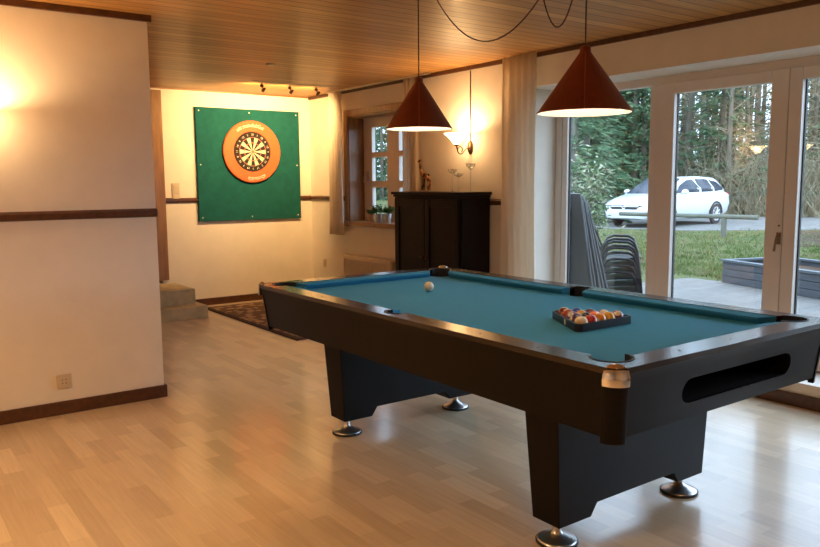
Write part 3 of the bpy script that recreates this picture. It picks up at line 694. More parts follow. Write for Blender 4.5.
for sxp in (3.50, 3.82, 4.14):
    g = G(); g.tube([(sxp, 7.36, HC - .02), (sxp, 7.35, HC - .06), (sxp, 7.34, HC - .075)], .006, 6); g.lathe([(.018, HC - .06), (.018, HC - .035)], (sxp, 7.36, 0), 10)
    dv = Vector((0.02, 1.07, -.42)).normalized(); c = Vector((sxp, 7.325, HC - .095))
    g.tube([c - dv * .045, c - dv * .035, c, c + dv * .012], [.006, .012, .017, .018], 14, cap=True)
    g.build('spot_head', M['bronze'], tk, smooth=True, angle=40)
    g = G(); g.tube([c + dv * .0125, c + dv * .015], [.015, .014], 14); g.build('lit_bulb', M['bulb'], tk)

g = G(); g.lathe([(.001, HC - .014), (.034, HC - .014), (.040, HC - .009), (.040, HC - .0005)], (3.073, 6.272, 0), 20)
cd_ = solo(g, 'ceiling_cap', M['plate'], (3.073, 6.272, HC), 'small round beige cap on the ceiling before the spots', 'ceiling cap', smooth=True)

# ------------------------------------------------------------ wall lamps
def sconce(loc, rz, label):
    t = thing('wall_lamp', (0, 0, 0), label, 'lamp', 'bronze wall lamps with glass shades')
    # built facing -y from a wall at y = 0
    g = G()
    N = 20
    g.loft([[(.036 * k * math.cos(2 * PI * i / N), -h, .062 * k * math.sin(2 * PI * i / N)) for i in range(N)] for k, h in ((1, 0), (.97, .010), (.75, .022), (.35, .030), (.02, .032))])
    g.build('wall_plate', M['bronze'], t, smooth=True)
    sp = [(0, -.026, .0), (0, -.055, -.012), (0, -.080, -.030)]
    for i in range(24):
        an = math.radians(-25 - 17 * i); rr = .042 - .0009 * i
        sp.append((0, -.125 + rr * math.cos(an), -.022 + rr * math.sin(an)))
    g = G(); g.tube(sp, .0055, 7, cap=True); g.tube([(.004, -.162, -.030), (.004, -.170, -.005), (0, -.17, .018)], .006, 7)
    g.lathe([(.012, .008), (.026, .014), (.024, .026)], (0, -.17, 0), 14)
    g.build('scroll_arm', M['bronze'], t, smooth=True)
    g = G(); n = 32
    pr = [(.022, .026), (.036, .042), (.055, .068), (.084, .098), (.114, .120), (.116, .123), (.110, .121), (.080, .102), (.049, .071), (.030, .045), (.016, .030)]
    g.loft([[(r_ * math.cos(2 * PI * i / n), -.17 + r_ * math.sin(2 * PI * i / n), h) for i in range(n)] for r_, h in pr], cap=False)
    g.build('glass_shade', M['lampglass'], t, smooth=True, angle=180)
    g = G(); g.tube([(0, -.008, .06), (0, -.008, HC - loc[2] - .04)], .004, 6); g.build('cord', M['cord'], t)
    t.location = loc; t.rotation_euler = (0, 0, rz)
    return t
sconce((4.64, 5.385, 1.715), -PI / 2, 'bronze wall lamp with lit glass shade above the cabinet')
sconce((0.58, 4.93, 1.70), 0, 'bronze wall lamp glowing at the left edge of the near wall')

# ------------------------------------------------------------ cabinet and what stands on it
cb = thing('cabinet', (4.46, 5.62, 0), 'dark brown two-door cabinet between the small window and the curtain', 'cabinet')
cy0, cy1, cxf = 5.10, 6.13, 4.30
G().box(cxf, XW - .018, cy0, cy1, 0.0, 1.262).build('body', M['cabinet'], cb, bevel=.004)
g = G(); g.box(cxf - .012, XW - .016, cy0 - .012, cy1 + .012, 1.262, 1.285).box(cxf - .028, XW - .015, cy0 - .028, cy1 + .028, 1.285, 1.311); g.build('cornice', M['cabinet'], cb, bevel=.005)
g = G().box(cxf - .014, XW - .016, cy0 - .014, cy1 + .014, 0, .08); g.build('plinth', M['cabinet'], cb, bevel=.004)
for (ya, yb_) in ((cy0 + .035, 5.612), (5.618, cy1 - .035)):
    g = G().box(cxf - .018, cxf - .001, ya, yb_, .10, 1.245)
    dd_ = g.build('door', M['cabinet'], cb, bevel=.003)
    g = G(); w = .065
    g.box(cxf - .028, cxf - .018, ya, ya + w, .10, 1.245).box(cxf - .028, cxf - .018, yb_ - w, yb_, .10, 1.245).box(cxf - .028, cxf - .018, ya + w, yb_ - w, .10, .17).box(cxf - .028, cxf - .018, ya + w, yb_ - w, 1.175, 1.245)
    g.build('door_frame', M['cabinet'], dd_, bevel=.003)
    kx = yb_ - .03 if yb_ < 5.615 else ya + .03
    g = G().sphere((cxf - .04, kx, .70), .013, 10, 8); g.build('knob', M['bronze'], dd_, smooth=True, angle=180)
CT = 1.311
# giraffe figurine: body, neck and legs grown as one surface
def giraffe(x, y):
    me = bpy.data.meshes.new('giraffe_figurine')
    v = [(0, 0, .150), (0, .035, .158), (0, .058, .175), (0, .072, .225), (0, .082, .275), (0, .080, .292), (0, .105, .282),
         (.014, .040, .085), (.014, .042, .010), (-.014, .040, .085), (-.014, .042, .010),
         (0, -.030, .148), (.014, -.036, .085), (.014, -.034, .010), (-.014, -.036, .085), (-.014, -.034, .010), (0, -.045, .12), (0, -.05, .09),
         (.008, .076, .306), (-.008, .076, .306)]
    e = [(0, 1), (1, 2), (2, 3), (3, 4), (4, 5), (5, 6), (1, 7), (7, 8), (1, 9), (9, 10), (0, 11), (11, 12), (12, 13), (11, 14), (14, 15), (11, 16), (16, 17), (5, 18), (5, 19)]
    rad = [.024, .026, .020, .013, .011, .013, .008, .010, .009, .010, .009, .024, .011, .009, .011, .009, .004, .004, .004, .004]
    me.from_pydata(v, e, []); me.update()
    o = bpy.data.objects.new('giraffe_figurine', me); COL.objects.link(o); me.materials.append(M['giraffe'])
    sk = o.modifiers.new('skin', 'SKIN'); ss = o.modifiers.new('sub', 'SUBSURF'); ss.levels = 1; ss.render_levels = 2
    for i, d_ in enumerate(me.skin_vertices[0].data): d_.radius = (rad[i], rad[i]); d_.use_root = (i == 0)
    sk.use_smooth_shade = True
    o.location = (x, y, CT); o.rotation_euler = (0, 0, math.radians(12))
    return tag(o, 'carved spotted giraffe figurine standing on the cabinet', 'figurine')
giraffe(4.42, 5.775)
def stem_glass(x, y, h, lab):
    g = G(); g.lathe([(.034, 0), (.034, .003), (.006, .010), (.0045, .02), (.0045, h * .78), (.012, h * .80), (.042, h * .90), (.044, h), (.041, h), (.038, h * .91), (.010, h * .82), (.001, h * .81)], (x, y, CT + .0008), 24)
    o = solo(g, 'candle_glass', M['clear'], (x, y, CT), lab, 'candle holder', 'clear stemmed candle glasses', smooth=True)
stem_glass(4.42, 5.385, .205, 'clear stemmed candle glass at the left of the three on the cabinet')
stem_glass(4.36, 5.225, .165, 'shortest clear stemmed candle glass, middle of the three on the cabinet')
stem_glass(4.44, 5.155, .250, 'tallest clear stemmed candle glass under the wall lamp')

# ------------------------------------------------------------ curtains
def curtain(x, ya, yb, z0, z1, folds, amp, label, seed):
    rr = random.Random(seed); N = folds * 10; ph = [rr.uniform(-.5, .5) for _ in range(folds + 2)]
    def line(z, off):
        k = (z1 - z) / (z1 - z0); pts = []
        for i in range(N + 1):
            u = i / N; f = u * folds; w = ph[int(f)] * (1 - f % 1) + ph[int(f) + 1] * (f % 1)
            pts.append((x + off + amp * (.75 + .35 * k) * math.sin(2 * PI * f + w) + .004 * math.sin(9 * k + f * 2), ya + (yb - ya) * u + .006 * math.sin(5 * k + f), z))
        return pts
    g = G(); zs = [z0 + (z1 - z0) * i / 14 for i in range(15)]
    rings = [line(z, 0) + list(reversed(line(z, .0025))) for z in zs]
    g.loft(rings)
    return solo(g, 'curtain', M['curtain'], (x, (ya + yb) / 2, z0), label, 'curtain', 'ivory curtains on the window wall', smooth=True, angle=180)
curtain(4.545, 7.53, 7.80, .80, 2.432, 4, .020, 'ivory curtain left of the small window, nearest the dartboard', 1)
curtain(4.575, 6.09, 6.36, .40, 2.432, 4, .016, 'ivory curtain between the small window and the cabinet top', 2)
curtain(4.535, 4.455, 4.850, .03, 2.438, 5, .024, 'tall ivory curtain at the edge of the glazed doors', 3)
rod = thing('curtain_rail', (4.56, 7.0, HC - .01), 'thin white curtain rail on the ceiling over the small window', 'curtain rail')
G().box(4.545, 4.575, 5.9, 7.85, HC - .017, HC - .0005).build('track', M['wire'], rod)

# ------------------------------------------------------------ radiator, sockets, plants, rug
rd = thing('radiator', (4.57, 7.06, .1), 'cream column radiator under the small window', 'radiator')
G().box(4.556, 4.60, 6.58, 7.53, .12, .548).build('panel', M['radiator'], rd, bevel=.006)
g = G()
for i in range(32):
    y = 6.60 + i * .0294; g.box(4.546, 4.556, y, y + .016, .14, .53)
g.build('fins', M['radiator'], rd, bevel=.003)
G().box(4.545, 4.605, 6.572, 7.538, .548, .575).build('top_grille', M['radiator'], rd, bevel=.004)
G().box(4.60, 4.64, 6.75, 6.80, .2, .5).build('bracket', M['radiator'], rd); G().box(4.60, 4.64, 7.30, 7.35, .2, .5).build('bracket', M['radiator'], rd)
def outlet(loc, axis, w, h, label, name='wall_socket', cat='socket', rock=0):
    t = thing(name, loc, label, cat); x, y, z = loc
    def bx(w_, h_, d0, d1, dz=0):
        return G().box(x - w_ / 2, x + w_ / 2, y - d1, y - d0, z - h_ / 2 + dz, z + h_ / 2 + dz) if axis == 'y' else G().box(x - d1, x - d0, y - w_ / 2, y + w_ / 2, z - h_ / 2 + dz, z + h_ / 2 + dz)
    bx(w, h, 0.0005, .012).build('cover', M['plate'], t, bevel=.003)
    if rock:
        for k in (-1, 0, 1): bx(w * .62, h * .2, .012, .017, k * h * .28).build('rocker', M['plate'], t, bevel=.002)
    else:
        bx(w * .6, h * .5, .012, .016).build('insert', M['plate'], t, bevel=.002)
        for k in (-1, 1):
            g = G()
            for q in (-1, 1):
                if axis == 'y': g.lathe([(.0035, y - .0162), (.0035, y - .0168)], (x + q * .010, 0, z + k * h * .12), 8, 'y')
                else: g.lathe([(.0035, x - .0162), (.0035, x - .0168)], (0, y + q * .010, z + k * h * .12), 8, 'x')
            g.build('pin_holes', M['black'], t)
outlet((.962, YL, .206), 'y', .085, .085, 'beige double socket low on the near left wall')
outlet((XW, 8.12, .425), 'x', .06, .10, 'beige socket low on the window wall beside curtain')
outlet((2.925, YD, 1.315), 'y', .085, .20, 'tall beige switch plate left of the green panel', 'light_switch', 'switch', 1)

SILL = .962
def pot(x, y, rr, h, m, seed, label, hgt):
    t = thing('potted_herb', (x, y, SILL), label, 'potted plant', 'small potted plants on the window sill')
    g = G(); g.lathe([(rr * .86, .0008), (rr, h), (rr * 1.05, h), (rr * 1.05, h - .006), (rr * .93, h - .006), (rr * .93, h - .012), (.001, h - .012)], (x, y, SILL), 20); g.build('pot', m, t, smooth=True, angle=40)
    r_ = random.Random(seed); gs, gl = G(), G()
    for i in range(26):
        an = r_.uniform(0, 2 * PI); q = r_.uniform(.2, 1) * rr * 1.7; hh = hgt * r_.uniform(.45, 1)
        b0 = Vector((x + .3 * rr * math.cos(an), y + .3 * rr * math.sin(an), SILL + h - .012)); b1 = Vector((x + q * math.cos(an), y + q * math.sin(an), SILL + h + hh))
        gs.tube([b0, (b0 + b1) / 2 + Vector((0, 0, .01)), b1], .0012, 3)
        for k in range(9):
            c = b0.lerp(b1, .45 + .55 * k / 8) ; d1 = Vector((r_.uniform(-1, 1), r_.uniform(-1, 1), r_.uniform(-.2, .8))).normalized() * .022; d2 = d1.cross(Vector((r_.uniform(-1, 1), r_.uniform(-1, 1), r_.uniform(-1, 1)))).normalized() * .008
            gl.face([c, c + d1 * .5 + d2, c + d1, c + d1 * .5 - d2])
    gs.build('stems', M['herb'], t); gl.build('foliage', M['herb'], t)
pot(4.700, 7.155, .042, .085, M['terracotta'], 1, 'small pale clay pot plant at the left end of the sill', .05)
pot(4.680, 6.985, .050, .095, M['zinc'], 2, 'zinc pot of herbs in the middle of the sill', .10)
pot(4.690, 6.840, .052, .098, M['zinc'], 3, 'zinc pot of herbs on the sill against the cabinet', .085)
rg = thing('rug', (3.8, 7.1, 0), 'dark patterned oriental rug between table and steps', 'rug')
rx0, rx1, ry0, ry1 = 3.115, 4.45, 5.98, 8.24
G().box(rx0, rx1, ry0, ry1, .0005, .010).build('border', M['rugedge'], rg)
G().box(rx0 + .05, rx1 - .05, ry0 + .05, ry1 - .05, .009, .0125).build('pile', M['rug'], rg)
g = G()
for i in range(90):
    x = rx0 + .01 + (rx1 - rx0 - .02) * i / 89
    g.box(x, x + .006, ry1, ry1 + .05, .0008, .004); g.box(x, x + .006, ry0 - .05, ry0, .0008, .004)
fo = g.build('fringe', M['curtain'], rg); fo['kind'] = 'stuff'

# ------------------------------------------------------------ outside: ground
GZ = -.05
def ground(name, pts, z, m, label, cat):
    g = G(); g.prism(pts, z - .05, z); return struct(g, name, m, label, cat)
def gp(u, v, z=GZ):   # ground point seen at a photo position
    d = fw + R2 * ((u - 410) / F_PX) - U2 * ((v - 273.5) / F_PX); t = (z - 1.4) / d.z
    return (d.x * t, d.y * t)
ground('ground_lawn', [(5.1, -25), (95, -25), (95, 110), (5.1, 110)], GZ, M['lawn'], 'patchy green lawn beyond the terrace', 'lawn')
ground('ground_terrace', [(5.1, -6), (9.95, -6), (9.95, 6.6), (5.1, 7.2)], GZ + .012, M['paver'], 'grey paved terrace outside the doors', 'terrace')
ground('ground_driveway', [gp(560, 227.5), gp(640, 229.5), gp(690, 231), gp(760, 230.5), gp(900, 229), gp(900, 217.5), gp(760, 217), gp(690, 216), gp(640, 212), gp(600, 204), gp(560, 201)], GZ + .012, M['gravel'], 'pale gravel driveway under the white car', 'driveway')
ground('ground_leaf_litter', [gp(793, 247), gp(900, 247), gp(900, 231), gp(790, 231)], GZ + .014, M['litter'], 'brown leaf litter on the lawn behind the raised bed', 'ground')
ground('ground_forest', [gp(480, 208.5), gp(600, 211.5), gp(690, 213.3), gp(1200, 213.3), (90, 30), (75, 75), (58, 75)], GZ + .008, M['forestfloor'], 'mossy forest floor under the trees', 'ground')

# ------------------------------------------------------------ outside: grey tables leaning by the wall, stacked chairs
r_ = random.Random(3)
for i in range(5):
    xt, xb = 5.14 + i * .028, 5.43 + i * .072
    L0 = 1.29 - .02 * i
    t = thing('folding_table', (xb, 5.2, GZ + .012), ['grey folding table leaning closest to the window glass', 'second grey folding table leaning outside the window', 'middle grey folding table leaning outside the window', 'fourth grey folding table leaning outside the window', 'outermost grey folding table, leaning beside the black chairs'][i], 'folding table', 'grey folding tables leaning outside the window')
    n = Vector((xt - xb, 0, L0)).normalized(); th = Vector((n.z, 0, -n.x)) * .022
    z0 = GZ + .014; P0 = Vector((xb, 0, z0)); P1 = Vector((xt, 0, L0))
    y0, y1 = 4.52 + r_.uniform(-.015, .015), 5.95
    g = G(); g.loft([[(q.x, y0, q.z) for q in (P0, P0 + th, P1 + th, P1)], [(q.x, y1, q.z) for q in (P0, P0 + th, P1 + th, P1)]])
    g.build('table_top', M['slab'], t, bevel=.004)
    g = G()
    e0, e1 = P0.lerp(P1, .03), P0.lerp(P1, .97)
    g.loft([[(q.x, y0 - .006, q.z) for q in (e0 + th * .2, e0 + th * .8, e1 + th * .8, e1 + th * .2)], [(q.x, y0 + .01, q.z) for q in (e0 + th * .2, e0 + th * .8, e1 + th * .8, e1 + th * .2)]])
    g.build('edge_strip', M['slabedge'], t)
    for yy in (y0 + .12, y1 - .12):
        a0, a1 = P0.lerp(P1, .1) + th * 1.4, P0.lerp(P1, .9) + th * 1.4
        g = G(); g.tube([(a0.x, yy, a0.z), (a1.x, yy, a1.z)], .011, 6); g.build('folded_leg', M['slabedge'], t)
def garden_chair(lab):
    t = thing('garden_chair', (0, 0, 0), lab, 'chair', 'stack of black garden chairs')
    for sx_ in (-1, 1):    # side loops: leg, arm, leg in one bent tube
        pts = [(sx_ * .25, -.22, 0), (sx_ * .25, -.20, .20), (sx_ * .25, -.17, .42), (sx_ * .25, -.14, .50), (sx_ * .25, -.09, .53), (sx_ * .25, .06, .535), (sx_ * .25, .12, .51), (sx_ * .25, .16, .44), (sx_ * .25, .20, .20), (sx_ * .25, .23, 0)]
        g = G(); g.tube(pts, .0145, 8); g.build('side_frame', M['chair'], t, smooth=True, angle=180)
    g = G(); N = 8
    sec = lambda x: [(x, -.20, .335), (x, -.21, .355), (x, .0, .34), (x, .16, .325), (x, .20, .345), (x, .20, .33), (x, .16, .31), (x, .0, .325)]
    g.loft([sec(-.235), sec(0), sec(.235)]); g.build('seat', M['chair'], t, smooth=True, angle=50)
    g = G(); g.tube([(-.24, .17, .40), (-.20, .24, .58), (-.12, .27, .64), (.12, .27, .64), (.20, .24, .58), (.24, .17, .40)], .011, 7)
    for k in range(5): g.box(-.16 + k * .08 - .012, -.16 + k * .08 + .012, .215, .225, .36, .60)
    g.build('backrest', M['chair'], t, smooth=True)
    return t
ch0 = garden_chair('black garden chair at the bottom of the stack outside')
ordn = ['', 'second black garden chair from the bottom of the stack', 'third black garden chair from the bottom of the stack', 'third black garden chair from the top of the stack', 'second black garden chair from the top of the stack', 'topmost black garden chair of the stack outside']
cx_, cy_ = gp(621, 300, .2); d_ = Vector((cx_, cy_)).length
view = math.atan2(6.30, 5.02)
SC = Vector((6.30, 4.985))
ang = math.radians(38.4)
for i in range(6):
    o = ch0 if i == 0 else copy_tree(ch0)
    if i: o['label'] = ordn[i]
    fwd = Vector((math.cos(ang), math.sin(ang)))
    o.location = (SC.x, SC.y, GZ + .014 + i * .066); o.rotation_euler = (0, 0, ang)

# ------------------------------------------------------------ outside: raised bed, beam fence
C0 = Vector((9.86, 6.00)); e1 = Vector((-.32, -.947)); e2 = Vector((.947, -.32))
bd = thing('raised_bed', (C0.x, C0.y, GZ), 'grey timber raised bed at the edge of the terrace', 'raised bed')
def obb(g, o, a, la, b, lb, z0, z1):
    q = [o, o + a * la, o + a * la + b * lb, o + b * lb]; g.prism([(v.x, v.y) for v in q], z0, z1)
for k in range(3):
    za = GZ + .014 + k * .10
    for (o, a, la, b) in ((C0, e1, 4.2, e2), (C0 + e2 * 1.06, e1, 4.2, e2), (C0 + e2 * .04, e2, 1.02, e1), (C0 + e1 * 4.16 + e2 * .04, e2, 1.02, e1)):
        g = G(); obb(g, o, a, la, b, .04, za, za + .094); g.build('board', M['timber'], bd, bevel=.004)
g = G(); obb(g, C0 - e1 * .02 - e2 * .02, e1, 4.24, e2, .10, .262, .29); obb(g, C0 - e1 * .02 + e2 * 1.03, e1, 4.24, e2, .10, .262, .29); obb(g, C0 - e1 * .02 + e2 * .08, e2, .95, e1, .10, .262, .29)
g.build('capping', M['slabedge'], bd)
g = G(); obb(g, C0 + e1 * .06 + e2 * .05, e1, 4.0, e2, 1.0, GZ + .014, .20); g.build('soil', M['litter'], bd)
bf = thing('beam_fence', (17.8, 12.0, GZ), 'low round timber beam on posts in front of the white car', 'fence')
ba, bb = Vector((17.55, 13.9, .475)), Vector((17.98, 10.05, .475))
g = G(); g.tube([ba, bb], .058, 10); g.build('beam', M['beam'], bf, smooth=True)
for k in (.30, .78):
    q = ba.lerp(bb, k) if k != .78 else Vector((18.03, 10.92, .475)); q = ba.lerp(bb, k)
    g = G(); g.tube([(q.x, q.y, GZ - .05), (q.x, q.y, .44)], .07, 8); g.build('post', M['beam'], bf, smooth=True)

# ------------------------------------------------------------ outside: white estate car
def car():
    t = thing('car', (0, 0, 0), 'white estate car parked on the gravel before the woods', 'car')
    # stations along the length (x forward), half profiles (y, z)
    def ring(x, zb, zs, zt, wb, wm, wt, rz=None):
        h = [(wb * .9, zb), (wb, zb + .08), (wm, zb + (zs - zb) * .55), (wm * .985, zs), (wt, zt - .03), (wt * .86, zt)]
        return [(x, y, z) for y, z in h] + [(x, -y, z) for y, z in reversed(h)]
    lo = [ring(-2.33, .42, .86, .93, .66, .72, .62), ring(-2.28, .32, .90, 1.00, .78, .83, .72), ring(-2.05, .26, .93, 1.02, .84, .89, .80), ring(-1.4, .22, .95, 1.02, .86, .905, .84),
          ring(-.2, .20, .95, 1.0, .86, .91, .86), ring(.8, .20, .93, .99, .86, .905, .86), ring(1.35, .21, .86, .95, .85, .90, .80), ring(1.9, .22, .76, .84, .83, .87, .72), ring(2.18, .24, .66, .74, .76, .80, .62), ring(2.34, .28, .56, .62, .58, .62, .46)]
    g = G(); g.loft(lo); g.build('body', M['carwhite'], t, smooth=True, angle=50)
    # glasshouse and roof
    def gh(x, z0, z1, w0, w1): return [(x, y, z) for y, z in ((w0, z0), (w0 * .985, z0 + (z1 - z0) * .3), (w1, z1 - .05), (w1 * .90, z1), (-w1 * .90, z1), (-w1, z1 - .05), (-w0 * .985, z0 + (z1 - z0) * .3), (-w0, z0))]
    g = G(); g.loft([gh(-2.20, .98, 1.06, .70, .68), gh(-1.95, .98, 1.36, .80, .60), gh(-1.65, .98, 1.45, .84, .62), gh(-.7, .97, 1.49, .86, .65), gh(.15, .96, 1.46, .86, .64), gh(.62, .95, 1.26, .85, .68), gh(1.22, .93, .96, .80, .76)])
    g.build('cabin', M['carwhite'], t, smooth=True, angle=50)
    def side_pt(x, z):    # on the slanted cabin side
        for (xa, z1a, w0a, w1a), (xb, z1b, w0b, w1b) in zip(CB[:-1], CB[1:]):
            if xa <= x <= xb:
                k = (x - xa) / (xb - xa); z1 = z1a + (z1b - z1a) * k; w0 = w0a + (w0b - w0a) * k; w1 = w1a + (w1b - w1a) * k
                zz0 = .96 + (z1 - .96) * .3; s_ = min(1, max(0, (z - zz0) / max(.01, (z1 - .05 - zz0))))
                return w0 * .985 + (w1 - w0 * .985) * s_ + .012
        return .8
    CB = [(-2.20, 1.06, .70, .68), (-1.95, 1.36, .80, .60), (-1.65, 1.45, .84, .62), (-.7, 1.49, .86, .65), (.15, 1.46, .86, .64), (.62, 1.26, .85, .68), (1.22, .96, .80, .76)]
    for sgn in (1, -1):
        for poly in ([(.90, 1.00), (.55, 1.22), (.12, 1.38), (-.345, 1.41), (-.355, 1.01)], [(-.38, 1.01), (-.37, 1.41), (-.85, 1.41), (-1.17, 1.385), (-1.18, 1.02)], [(-1.205, 1.02), (-1.195, 1.38), (-1.62, 1.32), (-1.92, 1.12), (-1.85, 1.06)]):
            xs = [q[0] for q in poly]; xa, xb = min(xs) + .004, max(xs) - .004; NC = 9
            def zr(x):
                zz = []
                for (ax_, az_), (bx_, bz_) in zip(poly, poly[1:] + poly[:1]):
                    if min(ax_, bx_) <= x <= max(ax_, bx_) and abs(ax_ - bx_) > 1e-6: zz.append(az_ + (bz_ - az_) * (x - ax_) / (bx_ - ax_))
                return min(zz), max(zz)
            g = G(); rings = []
            for k in range(NC):
                x = xa + (xb - xa) * k / (NC - 1); za, zb = zr(x); zs = [za + (zb - za) * q / 4 for q in range(5)]
                rings.append([(x, sgn * (side_pt(x, z) + .004), z) for z in zs] + [(x, sgn * (side_pt(x, z) - .06), z) for z in reversed(zs)])
            g.loft(rings); g.build('side_window', M['carglass'], t, smooth=True, angle=30)
        for wx in (1.37, -1.33):
            g = G(); g.lathe([(.20, sgn * .82), (.325, sgn * .83), (.33, sgn * .86), (.325, sgn * .905), (.22, sgn * .915), (.21, sgn * .90)], (wx, 0, .318), 26, 'y')
            w = g.build('wheel', M['tyre'], t, smooth=True, angle=40)
            g = G(); g.lathe([(.05, sgn * .90), (.06, sgn * .918), (.02, sgn * .922)], (wx, 0, .318), 12, 'y')
            for k in range(10):
                an = 2 * PI * k / 10; g.tube([(wx + .04 * math.cos(an), sgn * .912, .318 + .04 * math.sin(an)), (wx + .215 * math.cos(an), sgn * .908, .318 + .215 * math.sin(an))], .016, 5)
            g.tube([(wx + .215 * math.cos(an), sgn * .908, .318 + .215 * math.sin(an)) for an in [2 * PI * k / 20 for k in range(21)]], .012, 5)
            g.build('rim', M['steel'], w)
            g = G(); g.tube([(wx + .36 * math.cos(an), sgn * (.895), .33 + .36 * math.sin(an)) for an in [PI * k / 14 for k in range(15)]], .035, 6); g.build('wheel_arch', M['tyre'], t, smooth=True)
        g = G().sphere((.72, sgn * 1.0, 1.03), .1, 12, 8, (.8, 1.1, .75)); g.tube([(.70, sgn * .86, .98), (.72, sgn * .95, 1.0)], .03, 6); g.build('mirror', M['carwhite'], t, smooth=True, angle=180)
        g = G(); g.loft([[(x, sgn * y, z) for x, y, z in ((2.05, .80, .70), (2.30, .56, .66), (2.30, .56, .60), (2.12, .79, .60))], [(x - .08, sgn * (y - .06), z) for x, y, z in ((2.05, .80, .70), (2.30, .56, .66), (2.30, .56, .60), (2.12, .79, .60))]]); g.build('headlight', M['lampclear'], t, smooth=True)
        G().box(-2.32, -2.10, min(sgn * .62, sgn * .80), max(sgn * .62, sgn * .80), .84, .98).build('tail_light', M['lampred'], t)
        for hx in (-.22, -1.05): G().box(hx - .1, hx + .1, min(sgn * .90, sgn * .925), max(sgn * .90, sgn * .925), .86, .89).build('door_handle', M['carwhite'], t)
        g = G().box(1.98, 2.24, min(sgn * .60, sgn * .78), max(sgn * .60, sgn * .78), .36, .45); g.build('fog_lamp', M['tyre'], t)
    # windscreen, grille, plates, badge
    g = G(); g.loft([[(1.20, -.70, .985), (1.20, .70, .985), (.30, .56, 1.435), (.30, -.56, 1.435)], [(1.12, -.70, .955), (1.12, .70, .955), (.26, .56, 1.40), (.26, -.56, 1.40)]]); g.build('windscreen', M['carglass'], t)
    g = G(); g.loft([[(2.345, y, z) for y, z in ((-.54, .655), (.54, .655), (.42, .535), (-.42, .535))], [(2.18, y, z) for y, z in ((-.54, .655), (.54, .655), (.42, .535), (-.42, .535))]]); g.build('grille', M['tyre'], t)
    g = G().box(2.34, 2.358, -.50, .50, .615, .630); g.build('chrome_bar', M['chrome'], t)
    g = G(); g.tube([(2.36, .055 * math.cos(q), .61 + .055 * math.sin(q)) for q in [2 * PI * k / 16 for k in range(17)]], .009, 5); g.build('badge', M['chrome'], t)
    g = G().box(2.22, 2.30, -.58, .58, .33, .42); g.build('lower_grille', M['tyre'], t)
    g = G().box(2.30, 2.35, -.26, .26, .43, .53); g.build('number_plate', M['numplate'], t)
    return t
c = car()
c.scale = (1.05, 1.05, 1.05); c.location = (21.63, 15.21, GZ + .012); c.rotation_euler = (0, 0, math.radians(184))

# ------------------------------------------------------------ outside: shrub and woods
def leaf(g, c, d1, w):
    d2 = d1.cross(Vector((r_.uniform(-1, 1), r_.uniform(-1, 1), r_.uniform(-1, 1)))).normalized() * w
    g.face([c, c + d1 * .5 + d2, c + d1, c + d1 * .5 - d2])
def shrub(x, y, h, w, n, label, m, cat='shrub', name='leafy_shrub'):
    t = thing(name, (x, y, GZ), label, cat); gs, gl = G(), G()
    for i in range(n):
        an = r_.uniform(0, 2 * PI); q = w * math.sqrt(r_.random()); b1 = Vector((x + q * math.cos(an), y + q * math.sin(an), h * r_.uniform(.35, 1) * (1 - .25 * (q / w) ** 2)))
        b0 = Vector((x + .15 * q * math.cos(an), y + .15 * q * math.sin(an), GZ)); mid = b0.lerp(b1, .55) + Vector((0, 0, .15))
        gs.tube([b0, mid, b1], [.014, .009, .004], 4)
        for k in range(34):
            cc = (mid if k % 4 == 0 else b1) + Vector((r_.gauss(0, .14), r_.gauss(0, .14), r_.gauss(0, .12)))
            leaf(gl, cc, Vector((r_.uniform(-1, 1), r_.uniform(-1, 1), r_.uniform(-.6, .5))).normalized() * r_.uniform(.10, .17), .022)
    gs.build('stems', M['bark'], t); gl.build('foliage', m, t)
shrub(11.05, 9.72, 1.95, .50, 42, 'pale leafy shrub beside the grey tables, in front of the woods', M['bushleaf'])
def bare_tree(h, seed, nb=46):
    r2 = random.Random(seed); gt, gb = G(), G()
    lean = Vector((r2.uniform(-.04, .04), r2.uniform(-.04, .04), 1)); pts = [lean * (h * k / 6) + Vector((r2.gauss(0, .05), r2.gauss(0, .05), 0)) * (k > 0) for k in range(7)]
    gt.tube(pts, [.15, .13, .12, .10, .085, .065, .03], 7)
    for i in range(nb):
        k = r2.uniform(.04, .97); b = lean * (h * k); an = r2.uniform(0, 2 * PI); L = r2.uniform(.7, 2.3) * (1.15 - .6 * k)
        d = Vector((math.cos(an), math.sin(an), r2.uniform(.0, .7))); e = b + d * L; m1 = b + d * L * .5 + Vector((r2.gauss(0, .1), r2.gauss(0, .1), r2.uniform(-.05, .2)))
        gb.tube([b, m1, e], [.024, .014, .005], 3, cap=False)
        for j in range(7):
            s0 = (b.lerp(m1, r2.random()) if j < 2 else m1.lerp(e, r2.random())); dd2 = Vector((r2.gauss(0, 1), r2.gauss(0, 1), r2.gauss(.35, .7))).normalized() * r2.uniform(.3, .9)
            gb.tube([s0, s0 + dd2 * .5 + Vector((r2.gauss(0, .05), 0, .03)), s0 + dd2], [.008, .006, .003], 3, cap=False)
    return gt, gb
